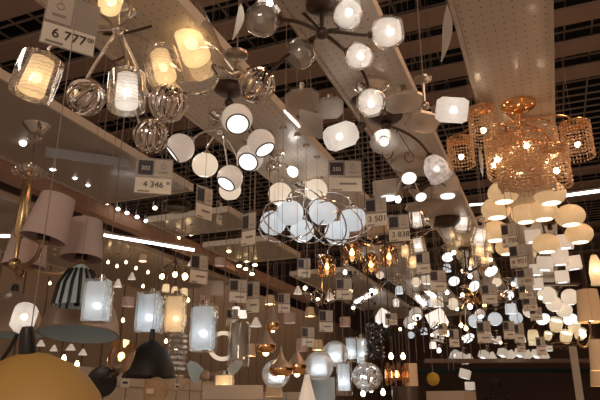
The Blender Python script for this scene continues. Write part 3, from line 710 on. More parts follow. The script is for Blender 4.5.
# ---- price tickets in clear pockets, hung from the trays
def ticket(px, py, wpx, hpx, k, label, price, code='', yaw_=0, roll=0, navy='left', split=.55, inkm=None, wire=True, blank=False, fs=.62):
    c = P(px, py, k); w_ = wpx*k/FPX; h = hpx*k/FPX
    d = (EYE-c); d.z = 0; d.normalize()
    Nn = Matrix.Rotation(yaw_, 3, 'Z') @ d; X = Vector((0, 0, 1)).cross(Nn).normalized(); Z = Vector((0, 0, 1))
    R_ = Matrix.Rotation(roll, 3, Nn); X = R_ @ X; Z = R_ @ Z
    t = thing('price_ticket', label, 'price tag', c+Z*h/2)
    MB().box(c, w_, .003, h, (X, -Nn, Z)).build('clear_pocket', M_plastic, t, False)
    fr = (X, -Nn, Z)
    if not blank:
        MB().box(c-Z*h*(.5-(1-split)/2)+Nn*.003, w_*.97, .002, h*(1-split)*.94, fr).build('price_card', M_paper, t, False)
        sx = -1 if navy == 'left' else 1
        if navy != 'none':
            nc = MB().box(c+X*w_*.24*sx+Z*h*(.5-split/2)+Nn*.003, w_*.40, .002, h*split*.70, fr).build('code_card', M_navy, t, False)
        MB().box(c-X*w_*.24*(sx if navy != 'none' else 1)+Z*h*(.5-split/2)+Nn*.003, w_*.47, .002, h*split*.86, fr).build('picture_card', M_picture, t, False)
        def txt(s_, size, pos, m, nme='lettering'):
            cu = bpy.data.curves.new(nme, 'FONT'); cu.body = s_; cu.size = size; cu.align_x = 'CENTER'; cu.align_y = 'CENTER'; cu.extrude = .0004; cu.materials.append(m)
            o = bpy.data.objects.new(nme, cu); C.objects.link(o); o.parent = t
            mt = Matrix.Identity(4)
            for i in range(3): mt[i][0] = X[i]; mt[i][1] = Z[i]; mt[i][2] = Nn[i]; mt[i][3] = (pos-t.location)[i]
            me = bpy.data.meshes.new_from_object(o); bpy.data.objects.remove(o); bpy.data.curves.remove(cu)
            me.transform(mt); o = bpy.data.objects.new(nme, me); C.objects.link(o); o.parent = t
        if not price: MB().box(c-Z*h*(.5-(1-split)*.55)+X*w_*.08+Nn*.0055, w_*.5, .001, h*.06, fr).build('price_print', M_grey, t, False)
        if price:
            main, _, cents = price.partition('.')
            txt(main, h*(1-split)*fs, c-Z*h*(.5-(1-split)*.55)+X*w_*(0 if cents else .06)+Nn*.0065, inkm or M_ink, 'price_lettering')
            if cents: txt(cents, h*(1-split)*fs*.45, c-Z*h*(.5-(1-split)*.68)+X*w_*.40+Nn*.0065, inkm or M_ink, 'cents_lettering')
        if code: txt(code, w_*.17, c+X*w_*.24*sx+Z*h*(.5-split*.55)+Nn*.006, M_paper, 'code_lettering')
        # little drawing of a lamp and grey print lines
        pr = MB(); q = c-X*w_*.24*sx+Z*h*(.5-split*.42)+Nn*.005
        pr.torus(q, Nn, w_*.07, w_*.008, 12, 4); pr.box(q+Z*w_*.11, w_*.01, .001, w_*.1, fr)
        for i in range(2): pr.box(q-Z*(h*split*.27+i*h*.03), w_*.26, .001, h*.012, fr)
        pr.build('printed_drawing', M_grey, t, False)
        MB().box(c-Z*h*.445-X*w_*.25+Nn*.0055, w_*.32, .001, h*.035, fr).build('barcode', M_grey, t, False)
    if wire:
        b = c+Z*h/2; zt = cord_end(b.x, b.y, b.z+w_*.4).z
        MB().tube([b+X*w_*.2, Vector((b.x, b.y, b.z+w_*.4)), Vector((b.x, b.y, zt))], .0015, 4).build('hanging_wire', M_wire, t)
    return t
ticket(71, 24, 51, 60, 1.75, 'large cream price ticket reading 6 777 hanging highest above the etched glass cylinders', '6 777.00', yaw_=.12, roll=-.02, navy='none', split=.60, fs=.6)
ticket(154, 176, 36, 38, 2.3, 'price ticket reading 4 346 with a navy 302 code square', '4 346.00', '302', yaw_=-.05, split=.56, fs=.52)
TK = [
 (204, 203, 21, 34, 2.8, 'slanted price ticket behind the ivory ringed globes, beside the 302 ticket', '', .7),
 (249, 229, 18, 34, 3.0, 'leaning price ticket whose clear pocket touches the hooped globe chandelier', '', -.7),
 (199, 269, 20, 30, 3.2, 'price ticket with a navy square above the blank grey card', '', .5),
 (238, 291, 18, 24, 3.4, 'small price ticket with a navy square to the lower side of the blank grey card', '', .2),
 (253, 297, 14, 32, 3.6, 'narrow tilted price ticket above the chrome teardrop pendants', '', -.4),
 (345, 176, 34, 34, 3.2, 'frosted pocket with a navy 350 code square under the ribbed glowing cylinder', '', .1),
 (376, 212, 22, 30, 3.4, 'price ticket reading 3 501 beside the hooped white globes', '3 501', -.2),
 (399, 228, 21, 28, 3.6, 'price ticket reading 3 838 left of the rectangular glass shades', '3 838', -.1),
 (423, 263, 14, 22, 4.0, 'price ticket under the warm rectangular glass shades', '', -.3),
 (438, 281, 16, 22, 4.0, 'price ticket with its navy square at the upper corner, beside a bare disc lamp', '', .1),
 (344, 289, 16, 22, 4.0, 'price ticket hanging under the amber tinted glass cups', '', .1),
 (304, 268, 13, 20, 4.2, 'small price ticket under the hooped white globes', '', .1),
 (509, 235, 15, 25, 3.6, 'uppermost price ticket in the column below the peach globes, reading 4 780', '4 780', -.3),
 (518, 256, 17, 24, 4.0, 'second price ticket in the column below the peach globes, reading 4 901', '4 901', -.3),
 (525, 277, 16, 17, 4.5, 'third price ticket of the column, dark photo above the figure 3 880', '3 880', -.2),
 (526, 292, 14, 14, 5.0, 'fourth price ticket of the column beside the round cream globes', '3 380', -.2),
 (530, 304, 14, 14, 5.4, 'fifth price ticket of the column beside the round cream globes', '3 780', -.2),
 (536, 314, 12, 13, 5.8, 'lowest small price ticket of the column beside the round cream globes', '', -.2),
 (489, 294, 15, 20, 4.2, 'price ticket beside two stacked bright discs', '', .2),
 (484, 332, 14, 22, 5.0, 'pale blue tinted price ticket under the white round globes', '', .1),
 (509, 330, 11, 18, 5.4, 'price ticket right of the pale blue tinted one', '', .1),
 (519, 333, 10, 20, 5.6, 'narrow price ticket second to the side of the pale blue tinted one', '', .1),
 (541, 346, 9, 18, 6.0, 'price ticket below the golden cups chandelier', '', 0),
 (521, 345, 8, 14, 6.0, 'tiny price ticket above the last row of cube shades', '', 0),
 (308, 337, 13, 20, 4.0, 'price ticket in front of the frosted globe pendants', '', .1),
 (326, 321, 14, 22, 4.3, 'price ticket above the frosted globe pendants', '', .2),
 (391, 319, 12, 12, 4.6, 'small ticket with two dark squares over the big glowing tilted square shade', '', .1),
 (443, 329, 9, 12, 5.0, 'tiny price ticket below the bright tilted drum shade', '', .1),
 (454, 338, 10, 18, 5.2, 'price ticket left of the wide white glass lamp', '', .1),
 (284, 303, 12, 20, 4.2, 'price ticket over the rear chrome teardrop pendants', '', .1),
 (232, 318, 12, 18, 4.6, 'price ticket behind the crystal cylinder pendant', '', .1),
 (219, 213, 9, 24, 4.8, 'thin price ticket directly behind the slanted one', '', .9),
]
for px, py, w_, h_, k, lb, pr, yw in TK:
    ticket(px, py, w_, h_, k, lb, pr, '350' if '350' in lb else '', yaw_=yw, inkm=M_redink if px > 500 else None)
ticket(213, 288, 21, 15, 3.55, 'blank grey card hanging under the navy square ticket', '', blank=True)
ticket(311, 124, 27, 27, 2.3, 'clear empty ticket pocket above the white light strip end', '', blank=True, yaw_=.5)
def feather(px, py0, py1, k, label, wpx=5, dx=-6):
    a = P(px, py0, k); b = P(px+dx, py1, k); t = thing('glass_pendant_ornament', label, 'lamp ornament', a)
    d = b-a; X = VR; n = 9; L = []; Rr = []
    for i in range(n+1):
        u = i/n; wd = wpx*k/FPX*math.sin(math.pi*min(1, u*1.0)**.8)*.9+.0008; c = a+d*u+X*math.sin(u*3)*.01
        L.append(c-X*wd); Rr.append(c+X*wd)
    MB().prism(L+Rr[::-1], .006, VF).build('glass_leaf', M_haze, t, False)
    MB().tube([a, cord_end(a.x, a.y, a.z)], .0015, 4).build('cord', M_wire, t)
feather(447, 6, 62, 1.9, 'long curved glass leaf hanging beside the perforated tray')
feather(241, 4, 40, 1.9, 'long curved glass leaf hanging beside the unlit egg glass', 4, -9)

# ---- the left side: fabric shaded chandelier and what hangs near it
kE = 3.3
top = P(37, 124, kE); top.z = P(37, 119, kE).z
E = thing('fabric_shade_chandelier', 'brass and chrome chandelier with tilted mauve fabric shades and crystal collar', 'chandelier', top)
dn = Vector((0, 0, -1))
MB().solid(top, dn, [(0, .10), (.012, .10), (.05, .07), (.085, .03), (.11, .04), (.13, .01)], 26).build('canopy', M_chrome, E)
zc = P(30, 178, kE).z; z2 = P(14, 275, kE).z
MB().tube([top, Vector((top.x, top.y, zc))], .005, 8).build('rod', M_chrome, E)
cc = Vector((top.x, top.y, zc))
MB().solid(cc+Vector((0, 0, .05)), dn, [(0, .01), (.02, .045), (.04, .03), (.06, .055), (.075, .02)], 18).build('collar', M_chrome, E)
mb = MB()
for j in range(9):
    an = j*.7; mb.sphere(cc+Vector((.075*math.cos(an), .075*math.sin(an), -.005)), .022, seg=8, rings=5, sq=.6)
mb.build('crystal_drops', M_clear, E)
MB().solid(cc, dn, [(0.03, .012), (.05, .025), (zc-z2-.16, .031), (zc-z2-.13, .012), (zc-z2-.03, .012)], 18).build('brass_column', M_brass, E)
hub = Vector((top.x, top.y, z2)); MB().sphere(hub, .032, seg=16, rings=10).build('hub', M_brass, E)
for px, py, wp, hp, k, ti in ((51, 218, 48, 46, 2.75, (-.2, -1, .42)), (84, 240, 44, 40, 3.1, (.0, -1, .42)), (28, 245, 44, 44, 3.5, (-.05, -1, .35))):
    c = P(px, py, k); r = wp/2*k/FPX*.93; h = hp*k/FPX; a = dirv(ti); e = c-a*h/2
    s = MB().lathe(e, a, [(0, r*.76), (h, r), (h, r*.985), (h*.02, r*.75)], 32).build('lamp_shade', M_fabric, E)
    MB().lathe(e+a*h*.97, a, [(0, r*.96), (-h*.9, r*.74)], 28).build('shade_lining', M_fabin, s)
    MB().solid(e+a*h*.5, a, [(0, .012), (h*.25, .02), (h*.34, .028), (h*.5, .03), (h*.58, .02)], 14).build('lamp_holder', M_black, s)
    b = e+a*h*1.05
    MB().tube(bez(b, b+dn*.10, hub+(b-hub)*.4+dn*.06, hub, 12), .011, 8).build('arm', M_brass, E)
    MB().solid(b+Vector((0, 0, .02)), dn, [(0, .025), (.02, .03), (.035, .012)], 12).build('arm_cup', M_brass, E)

pend('pale blue fluted bowl pendant with black ribs, under the mauve fabric shades', 79, 285, 2.68, 'openbowl', 44, 42)
pend('square glass pendant lit cool white in front of the taupe dome', 98, 301, 2.40, 'square', 30, 42)
pend('square glass pendant lit cool white above the black dome', 150, 313, 2.9, 'square', 30, 40)
pend('square glass pendant lit warm, behind its two cool white neighbours', 176, 314, 3.2, 'squarew', 24, 38)
pend('largest cool white square glass pendant, hanging in front of a mirrored ring', 204, 328, 2.9, 'square', 31, 46)
pend('small warm square glass shade at the foot of the picture near the pale boards', 225, 384, 3.2, 'squarew', 24, 18)
pend('tall cloudy crystal cylinder pendant beside the chrome teardrops', 239, 344, 3.1, 'cylo', 22, 44)
pend('speckled crystal column pendant between the warm square glass and the black dome', 178, 345, 3.4, 'crys', 14, 60)
# domes
def dome(label, cx, cy, k, rpx, hpx, mo, mi, name='dome_pendant', tl=None):
    c = P(cx, cy, k); r = rpx*k/FPX; h = hpx*k/FPX; a = Vector((0, 0, -1)) if tl is None else dirv(tl); e = c-a*h
    t = thing(name, label, 'pendant lamp', cord_end(e.x, e.y, e.z))
    pr = [(0, r*.10), (h*.06, r*.28), (h*.25, r*.58), (h*.5, r*.80), (h*.75, r*.93), (h, r)]
    s = MB().lathe(e, a, pr, 40).build('dome_shade', mo, t)
    MB().lathe(e+a*h*.004, a, [(q*.99+.004, max(.001, rr-.006)) for q, rr in pr], 40).build('dome_lining', mi, t)
    MB().torus(c, a, r, .004, 40, 6).build('rim', mo, t)
    MB().solid(e+a*.01, -a, [(0, r*.12), (.05, r*.10), (.06, .01)], 14).build('neck', M_black, t)
    MB().tube([e, t.location.copy()], .0012, 6).build('cord', M_wire, t)
    MB().sphere(c-a*h*.35, r*.14, seg=12, rings=8).build('bulb', M_ivory, t)
dome('large brushed taupe dome pendant with pale blue lining', 79, 334, 2.95, 39, 52, M_domeout, M_bluein, tl=(0, -.90, .45))
dome('dark taupe dome pendant with pale blue lining, cut by the picture edge', 8, 335, 4.1, 34, 44, M_domeout, M_bluein)
dome('plain black dome pendant above the cream boards', 149, 377, 2.7, 26, 36, M_black, M_black)
dome('large ochre dome lampshade closest to the viewer', 28, 418, 1.15, 74, 64, M_ochre, M_ochre, tl=(.05, -1, .1))
# ribbed spotlight, amber spotlight on black mount
kk = 2.4
t = thing('tilted_spotlight', 'ribbed white glass spotlight glowing on a dark bracket at the picture edge', 'spotlight', P(12, 352, kk))
sh_rib(t, P(24, 318, kk), dirv((.35, .85, .2)), 11.5*kk/FPX, M_black, M_frost, M_bulb, 1.12)
MB().tube(spline([P(17, 335, kk), P(10, 348, kk), P(2, 360, kk)]), .008, 8).build('bracket', M_black, t)
kk = 2.2
t = thing('amber_spotlight', 'smoked amber glass spotlight on a black swivel mount by the cream boards', 'spotlight', P(102, 381, kk))
sh_amber(t, P(121, 357, kk), dirv((.35, .9, .25)), 13*kk/FPX, M_black)
q = P(102, 381, kk+.05); MB().tube([q, Vector((q.x, q.y, 0))], .01, 8).build('stand_pole', M_black, t)
MB().solid(P(102, 381, kk+.03), dirv((.2, 0, 1)), [(0, .055), (.02, .055), (.03, .04)], 24).build('wall_plate', M_black, t)
MB().tube(spline([P(102, 381, kk), P(110, 377, kk-.03), P(117, 373, kk)]), .012, 8).build('swivel_arm', M_black, t)
# cream display boards at the bottom
def slab(name, label, cat, pts, k, th, m):
    V = [P(x, y, kq) for x, y, kq in pts]; o = MB().prism(V, th, VF).build(name, m, None, False); tag(o, label, cat); return o
def board(x0, x1, y, k, label, h=.5, d=.12, k2=None):
    a = P(x0, y, k); b = P(x1, y if k2 is None else 405-(405-y)*k/k2, k2 or k); b.z = a.z; X = (b-a).normalized(); Z = Vector((0, 0, 1)); Y = Z.cross(X); L = (b-a).length
    t = thing('display_stand', label, 'display stand', Vector(((a.x+b.x)/2, (a.y+b.y)/2, 0)))
    ctr = (a+b)/2
    MB().box(ctr-Z*h/2+Y*d/2, L, d, h, (X, Y, Z)).build('front_board', M_board, t, False)
    MB().box(Vector((ctr.x, ctr.y, (ctr.z-h)/2))+Y*d/2, L*.9, d*.8, ctr.z-h, (X, Y, Z)).build('base', M_wall, t, False)
    j = MB()
    for i in range(1, int(L/.22)): j.box(a+X*(i*.22)-Z*h/2-Y*.002, .004, .004, h, (X, Y, Z))
    j.box(ctr-Z*.07-Y*.002, L, .004, .004, (X, Y, Z)); j.build('joint_lines', M_grey, t, False)
    return t, a, X, Y, Z
t, a, X, Y, Z = board(80, 215, 366, 2.5, 'cream jointed display board with small printed labels behind the amber spotlight', k2=4.2)
for u in (.22, .42, .8, 1.1):
    l_ = MB().box(a+X*u*1.0-Z*.055-Y*.004, .09, .003, .04, (X, Y, Z)).build('printed_label', M_paper, t, False)
    MB().box(a+X*u-Z*.052-Y*.006, .05, .002, .01, (X, Y, Z)).build('label_print', M_navy, l_, False)
board(203, 262, 385, 3.0, 'short pale display box front beneath the warm square shade')
board(255, 330, 392, 4.2, 'far cream display front under the chrome teardrop pendants')
t = thing('wooden_wall_lamp', 'round pale wood lamp plate with a thin curved arm on the cream board', 'wall lamp', P(157, 386, 2.55))
MB().solid(P(157, 389, 2.57), dirv((-.15, 0, 1)), [(0, .052), (.03, .052), (.034, .048)], 30).build('wood_disc', M_wood, t)
MB().tube(spline([P(162, 388, 2.5), P(174, 390, 2.45), P(183, 387, 2.45), P(188, 381, 2.45)]), .005, 7).build('arm', M_wood, t)
MB().box(P(150, 391, 2.5), .03, .003, .02, (VR, VF, VU)).build('sticker', M_paper, t, False)
# mirrored ring and pale blue paddles, glossy items in the middle bottom
t = thing('ring_pendant', 'thin pale ring pendant behind the largest cool white glass', 'pendant lamp', P(223, 320, 3.4))
MB().torus(P(223, 346, 3.4), dirv((.2, 0, 1)), 13*3.4/FPX, .012, 32, 6).build('ring', M_opalw, t)
MB().tube([P(223, 333, 3.4), Vector((P(223, 333, 3.4).x, P(223, 333, 3.4).y, PZ))], .003, 4).build('cord', M_wire, t)
t = thing('ceiling_fan_lamp', 'lamp with two curved pale blue glass leaves below the ring pendant', 'ceiling light', P(212, 356, 3.3))
kk = 3.3
MB().prism([P(x, y, kk) for x, y in ((187, 364), (190, 361), (197, 363), (203, 369), (204, 373), (199, 379), (198, 384), (193, 381), (189, 374))], .02, VF).build('glass_leaf', M_bluein, t, False)
MB().prism([P(x, y, kk) for x, y in ((241, 359), (243, 364), (238, 371), (232, 376), (226, 375), (227, 369), (233, 362))], .02, VF).build('glass_leaf', M_bluein, t, False)
MB().sphere(P(205, 376, kk), .03, seg=16, rings=10).build('hub', M_domeout, t)
MB().tube([P(205, 376, kk), P(198, 372, kk)], .008, 6).build('arm', M_nickel, t); MB().tube([P(205, 376, kk), P(230, 370, kk)], .008, 6).build('arm', M_nickel, t)
lamp('dark ceiling lamp with a single warm spot under the tall crystal cylinder', (236, 304), .9, [('cup', 236, 311, 9, 0, DOWN), ('cup', 243, 314, 8, 0, DOWN)], M_black, .06, .1)

# chrome teardrops
for px, py, w_, h_, k, lb in ((266, 344, 20, 18, 3.0, 'chrome teardrop pendant with amber mirrored base, nearest the tall crystal cylinder'),
        (281, 367, 24, 18, 2.9, 'chrome teardrop pendant with amber base hanging lowest, in the middle of the cluster'),
        (297, 364, 19, 20, 3.0, 'chrome teardrop pendant with amber base beside the frosted globe pendants'),
        (273, 322, 12, 18, 3.6, 'slim dark teardrop pendant behind the amber based ones')):
    pend(lb, px, py, k, 'drop', w_, h_, 'teardrop_pendant')
pend('clear glass globe pendant with a mirrored lower half under the chrome teardrops', 276, 374, 3.2, 'glassball', 28, 22)
pend('grey glass globe pendant with lit frosted core, front one of the pair', 319, 366, 3.3, 'glassball', 29, 29)
pend('grey glass globe pendant with lit frosted core, rear one of the pair', 335, 354, 3.7, 'glassball', 26, 27)
pend('square frosted pendant lit cool white beside the black crystal pendant', 362, 351, 3.7, 'square', 15, 26)
pend('smaller clear glass pendant with cool light behind the square frosted one', 351, 350, 4.1, 'cyl', 13, 24)
pend('black crystal pendant with sparkling faceted drops', 375, 341, 3.4, 'blackcrys', 16, 34)
pend('round burst pendant of clear crystal balls', 367, 377, 3.5, 'icecrys', 27, 25)
pend('patterned glass cylinder pendant glowing pale, next to the crystal burst', 344, 379, 3.3, 'cyl', 16, 32)
group_mat['matte grey blue drum shade behind the patterned cylinder'] = M_bluein
pend('matte grey blue drum shade behind the patterned cylinder', 323, 390, 3.6, 'drum', 24, 24)
pend('ivory cone shade lit inside, at the foot of the picture', 307, 388, 3.1, 'cone', 18, 26)
pend('cream drum shade low beneath the clear mirrored globe', 274, 388, 3.7, 'fabricw', 18, 16)
group_mat['tall cream drum shade beside the copper glass cluster'] = M_fabric2
pend('tall cream drum shade beside the copper glass cluster', 411, 375, 4.6, 'drum', 13, 22)
group_mat['wide dark brown drum shade at the bottom of the picture'] = M_bronze
pend('wide dark brown drum shade at the bottom of the picture', 409, 396, 3.4, 'drum', 34, 18)
lamp_c = pend('copper glass cluster pendant with warm bulbs', 397, 374, 4.2, 'bulbw', 5, 5)
mb = MB()
for j in range(16):
    a = j*.39; c = P(397, 374, 4.2)+Vector((.075*math.cos(a), .075*math.sin(a), .02*math.sin(j*2.1))); mb.tube([c-Vector((0, 0, .06)), c+Vector((0, 0, .06))], .009, 6)
mb.build('copper_glass_rods', M_amber, lamp_c)
for px, py in ((391, 356), (403, 356)): pend('bare warm bulb on a black cord %s' % ('beneath the black cone mount' if px < 395 else 'near the cream drum shade'), px, py, 4.3, 'bulbw', 5, 5)
for i, (px, py) in enumerate(((363, 393), (371, 389), (383, 392))): pend('small bare white bulb below the crystal burst', px, py, 3.8, 'bulb', 5, 5, 'bare_bulb_pendant', 'pendant lamp', 'bare bulbs below the crystal burst')
for px, py, lb in ((369, 315, 'black cone ceiling mount above the black crystal pendant'), (389, 334, 'black cone ceiling mount above the bare warm bulb')):
    p = P(px, py, 4.0); t = thing('cone_ceiling_mount', lb, 'ceiling light', p+Vector((0, 0, .03)))
    MB().solid(p+Vector((0, 0, .03)), dn, [(0, .035), (.04, .025), (.055, .006)], 18).build('cone', M_black, t); MB().tube([p+Vector((0, 0, .03)), cord_end(p.x, p.y, p.z+.03)], .003, 6).build('stem', M_black, t)

# warm glass bell shades under the white globes
lamp('chrome lamp with four amber tinted glass cups, warm bulbs inside, below the hooped globes', (372, 246), .93, [
    ('amber', 327, 266, 19, .2, DOWN), ('amber', 352, 252, 20, 0, DOWN), ('amber', 371, 264, 18, .3, DOWN), ('amber', 389, 256, 19, .1, DOWN)], M_chrome, .06, .2)
# rectangular glass shades in the middle
lamp('chrome lamp with two rectangular lit glasses and two warm ones, beside the 3 838 ticket', (433, 228), .95, [
    ('cylc', 417, 219, 15, 0, DOWN), ('cylc', 418, 245, 15, .1, (.2, -1, .1)), ('cyl', 405, 251, 12, .3, DOWN), ('cyl', 413, 262, 12, .4, DOWN)], M_chrome, .08, .05)
lamp('brown round ceiling lamp plate with one tilted rectangular lit glass', (446, 224), .97, [('cylc', 462, 221, 19, 0, (-.2, -1, .3))], M_bronze, .12, .05)
lamp('row lamp of tilted glass boxes, one white and two warm, beside the peach globes', (484, 226), .95, [
    ('cylc', 480, 237, 17, 0, (-.25, -1, .2)), ('cyl', 480, 249, 15, .2, (-.1, -1, .1)), ('cyl', 485, 258, 13, .4, (0, -1, .1))], M_chrome, .06, .1)
# ---- middle and far ceiling lamps
lamp('chrome arc chandelier with slim glass tubes and a crystal bow, under the centre trays', (398, 282), .93, [
    ('tube', 371, 294, 8, -.2, (-.85, -.5, .1)), ('tube', 360, 300, 7, .1, (-.85, -.5, .1)), ('tube', 421, 301, 8, 0, (.65, -.75, .1)), ('cupc', 399, 290, 8, -.1, DOWN), ('rib', 396, 303, 6, -.1, DOWN), ('tube', 432, 295, 7, .1, (.8, -.5, .1))], M_chrome, .08, .35)
lamp('lamp of two large tilted glowing drum shades, far tray', (410, 309), .93, [
    ('cubeb', 384, 318, 15, 0, (-.5, -.8, .3)), ('cubeb', 437, 319, 17, 0, (.35, -.8, .4)), ('ring', 416, 314, 14, 0, (0, -.5, .8)), ('ring', 410, 323, 13, .1, (.1, -.5, .8))], M_bronze, .05, .15)
lamp('lamp with cream square and round shades over the long glass tube', (428, 272), .95, [
    ('cube', 427, 280, 9, 0, DOWN), ('opalw', 416, 282, 10, 0, DOWN), ('cube', 437, 302, 11, .5, DOWN), ('opalw', 453, 304, 12, .4, (1, -.1, 0))], M_bronze, .05, .1)
lamp('single round disc lamp glowing white beside the rectangular glasses', (447, 250), .97, [('disc', 448, 257, 13, 0, (0, -.5, .8))], M_nickel, .05, .1, 'ceiling_spotlight', 'ceiling light')
lamp('disc lamp pair, one bright one greenish, on crossed dark arms', (463, 279), .95, [('disc', 454, 281, 12, 0, (0, -.4, .9)), ('disc', 474, 286, 13, 0, (.3, -.3, .9)), ('bulb', 470, 276, 4, 0, DOWN)], M_bronze, .05, .1)
lamp('oval white disc lamp above the column of cards', (487, 264), .96, [('disc', 491, 271, 15, 0, (.2, -.5, .8))], M_nickel, .05, .1, 'ceiling_spotlight', 'ceiling light')
lamp('lamp with two bright white discs one above the other', (508, 284), .95, [('disc', 508, 295, 13, 0, (0, -.3, .9)), ('cupc', 511, 308, 12, .1, (0, -.9, .3)), ('opal', 517, 283, 11, .1, DOWN)], M_nickel, .05, .1)
lamp('copper twig chandelier with small bulbs', (469, 299), .95, [('bulb', 470, 306, 5, 0, DOWN), ('ring', 480, 314, 10, 0, (0, -.6, .8)), ('bulbw', 461, 325, 4, .3, DOWN), ('bulbw', 466, 328, 4, .3, DOWN), ('bulbw', 457, 308, 4, .3, DOWN)], M_gold, .05, .2)
lamp('chandelier of three cool white round globes', (496, 309), .95, [('opal', 475, 321, 14, 0, DOWN), ('opal', 495, 319, 14, 0, DOWN), ('opal', 516, 318, 13, 0, DOWN)], M_nickel, .06, .15)
lamp('wide white glass lamp with chrome clips right of the small card', (468, 332), .96, [('disc', 468, 338, 14, 0, (.2, -.5, .8)), ('bell', 438, 335, 13, .3, (-.2, -1, .2)), ('bulbw', 447, 333, 5, .2, DOWN)], M_chrome, .06, .15)
CU = [(464, 357, 'leftmost of the far bottom row of cube shades'), (487, 355, 'brightly lit tilted cube shade in the far bottom row'), (506, 353, 'cube shade pair in the middle of the far bottom row'), (523, 353, 'tilted cube shade second from the end of the far bottom row'), (540, 354, 'last cube shade of the far bottom row, nearest the post')]
for i, (px, py, lb) in enumerate(CU):
    lamp(lb, (px, py-7), .95, [('cube', px-3, py, 8, 0, (-.4, -.8, .5)), ('cube', px+4, py+2, 9, .2, (.4, -.8, .4))], M_nickel, .05, .15, group='far row of cube lamps')
lamp('dark drop lamp with two small frosted cubes hanging below the far row', (467, 352), .93, [('cube', 465, 374, 10, 0, (-.3, -1, .3)), ('cube', 470, 386, 9, 0, DOWN), ('bell', 455, 355, 10, .2, (-.4, -.8, .3)), ('bell', 464, 359, 9, 0, (.4, -.8, .3))], M_bronze, .05, .05)
FAR = [
 ('cup', 488, 336, 8, 'tiny cup lamp beneath the three cool white globes'), ('cube', 497, 340, 8, 'tiny cube lamp beneath the three cool white globes'),
 ('opal', 430, 303, 8, 'tiny white globe lamp beside the long glass tube'), ('cupc', 447, 268, 8, 'tiny white cup lamp over the dark arms'),
 ('cyl', 489, 248, 10, 'warm little glass lamp behind the row of tilted glass boxes'), ('cupg', 533, 341, 9, 'single golden cup lamp beside the golden chandelier'),
 ('opalw', 497, 282, 9, 'small cream globe lamp above the stacked discs'), ('bulb', 447, 292, 4, 'bare bulb above the round cream shade'),
 ('bulb', 439, 350, 4, 'bare bulb beneath the far glass bell'), ('cup', 433, 345, 7, 'small cup lamp by the far glass bell'),
 ('cup', 522, 339, 7, 'small cup lamp above the end of the far cube row'), ('opal', 411, 335, 7, 'small white globe under the two glowing drums'),
 ('cupc', 424, 331, 7, 'small cup lamp between the glowing drum and the glass bell'), ('cyl', 471, 262, 9, 'warm little glass lamp above the greenish disc'),
 ('disc', 463, 297, 8, 'tiny disc lamp over the copper twigs'), ('cube', 549, 348, 7, 'small cube lamp under the golden flowers'),
 ('opalw', 380, 275, 8, 'small cream globe behind the amber cups'), ('bulb', 345, 272, 4, 'bare bulb between the amber cups'),
]
for ty, px, py, d, lb in FAR:
    lamp(lb, (px, py-d*.9), .965, [(ty, px, py, d, 0, DOWN)], M_nickel, .04, .1, 'small_ceiling_lamp', 'ceiling light', None, .004)

def twig(label, cx, cy, k, n, R, mat, seed):
    rnd = random.Random(seed); c = P(cx, cy, k); t = thing('twig_ceiling_lamp', label, 'ceiling light', Vector((c.x, c.y, PZ)))
    MB().solid(Vector((c.x, c.y, PZ)), Vector((0, 0, -1)), [(0, .06), (.02, .06), (.03, .03)], 18).build('canopy', mat, t)
    MB().tube([Vector((c.x, c.y, PZ)), c], .008, 6).build('stem', mat, t)
    for j in range(n):
        an = j*2*math.pi/n+rnd.uniform(-.3, .3); d = Vector((math.cos(an), math.sin(an), 0)); r_ = R*rnd.uniform(.7, 1.1)
        e = c+d*r_+Vector((0, 0, rnd.uniform(-.10, .12)))
        MB().tube(bez(c, c+d*r_*.3-Vector((0, 0, .12)), c+d*r_*.8+Vector((0, 0, .14)), e), .007, 6).build('arm', mat, t)
        MB().tube(bez(c+d*r_*.45, c+d*r_*.6+Vector((0, 0, .1)), c+d*r_*.5+Vector((.08, 0, .12)), c+d*r_*.35+Vector((.06, .03, .05)), 8), .004, 5).build('scroll', mat, t)
        MB().solid(e, Vector((0, 0, 1)), [(0, .012), (.03, .022), (.04, .016)], 10).build('candle_cup', mat, t)
        if j % 2 == 0: bulb(t, e+Vector((0, 0, .07)), .02, M_bulbw)
for a_ in (('copper twig ceiling lamp above the three cool white globes', 484, 300, 6.6, 8, .32, M_gold, 1), ('dark branching ceiling lamp left of the far cube row', 462, 342, 9.5, 8, .55, M_bronze, 2),
           ('dark branching ceiling lamp between the paired discs and the oval disc', 466, 268, 5.8, 6, .26, M_bronze, 3), ('brown branching ceiling lamp beneath the tilted glowing drums', 424, 330, 8.0, 7, .42, M_bronze, 4),
           ('chrome branching ceiling lamp above the ticket in front of the frosted globes', 322, 300, 6.0, 6, .28, M_chrome, 6), ('bronze branching ceiling lamp over the black cone mount', 352, 302, 6.8, 6, .32, M_bronze, 7),
           ('brown branching lamp behind the fourth ticket of the column', 512, 300, 7.2, 7, .30, M_bronze, 8)): twig(*a_)
# ---- warm back part on the left
def spot(px, py, k, d, label, group, m=None, dirr=(.2, -.5, .85)):
    c = P(px, py, k); a = dirv(dirr); r = d/2*k/FPX
    t = thing('track_spotlight', label, 'spotlight', c+Vector((0, 0, .09)), group)
    MB().solid(c-a*.09, a, [(0, r*.7), (.02, r*1.15), (.085, r*1.3)], 14).build('housing', M_black, t)
    MB().lathe(c, a, [(0, r), (.006, r*.8), (.008, 0)], 12).build('lens', m or M_bulb, t)
    MB().tube([c-a*.05, c+Vector((0, 0, .09))], .008, 6).build('bracket', M_black, t)
for px, py, d, k, lb in ((23, 143, 7, 3.5, 'bright spotlight nearest the chrome canopy of the fabric shade chandelier'), (53, 168, 7, 3.9, 'angled spotlight with a blue black housing left of the blue display strip')):
    spot(px, py, k, d, lb, None)
for px, py in ((75, 178), (88, 185), (107, 203), (118, 209), (127, 213), (137, 217), (146, 221)):
    spot(px, py, kp(px, py)*1.0, 4, 'small lit spotlight of the row receding along the brown rail', 'row of rail spotlights')
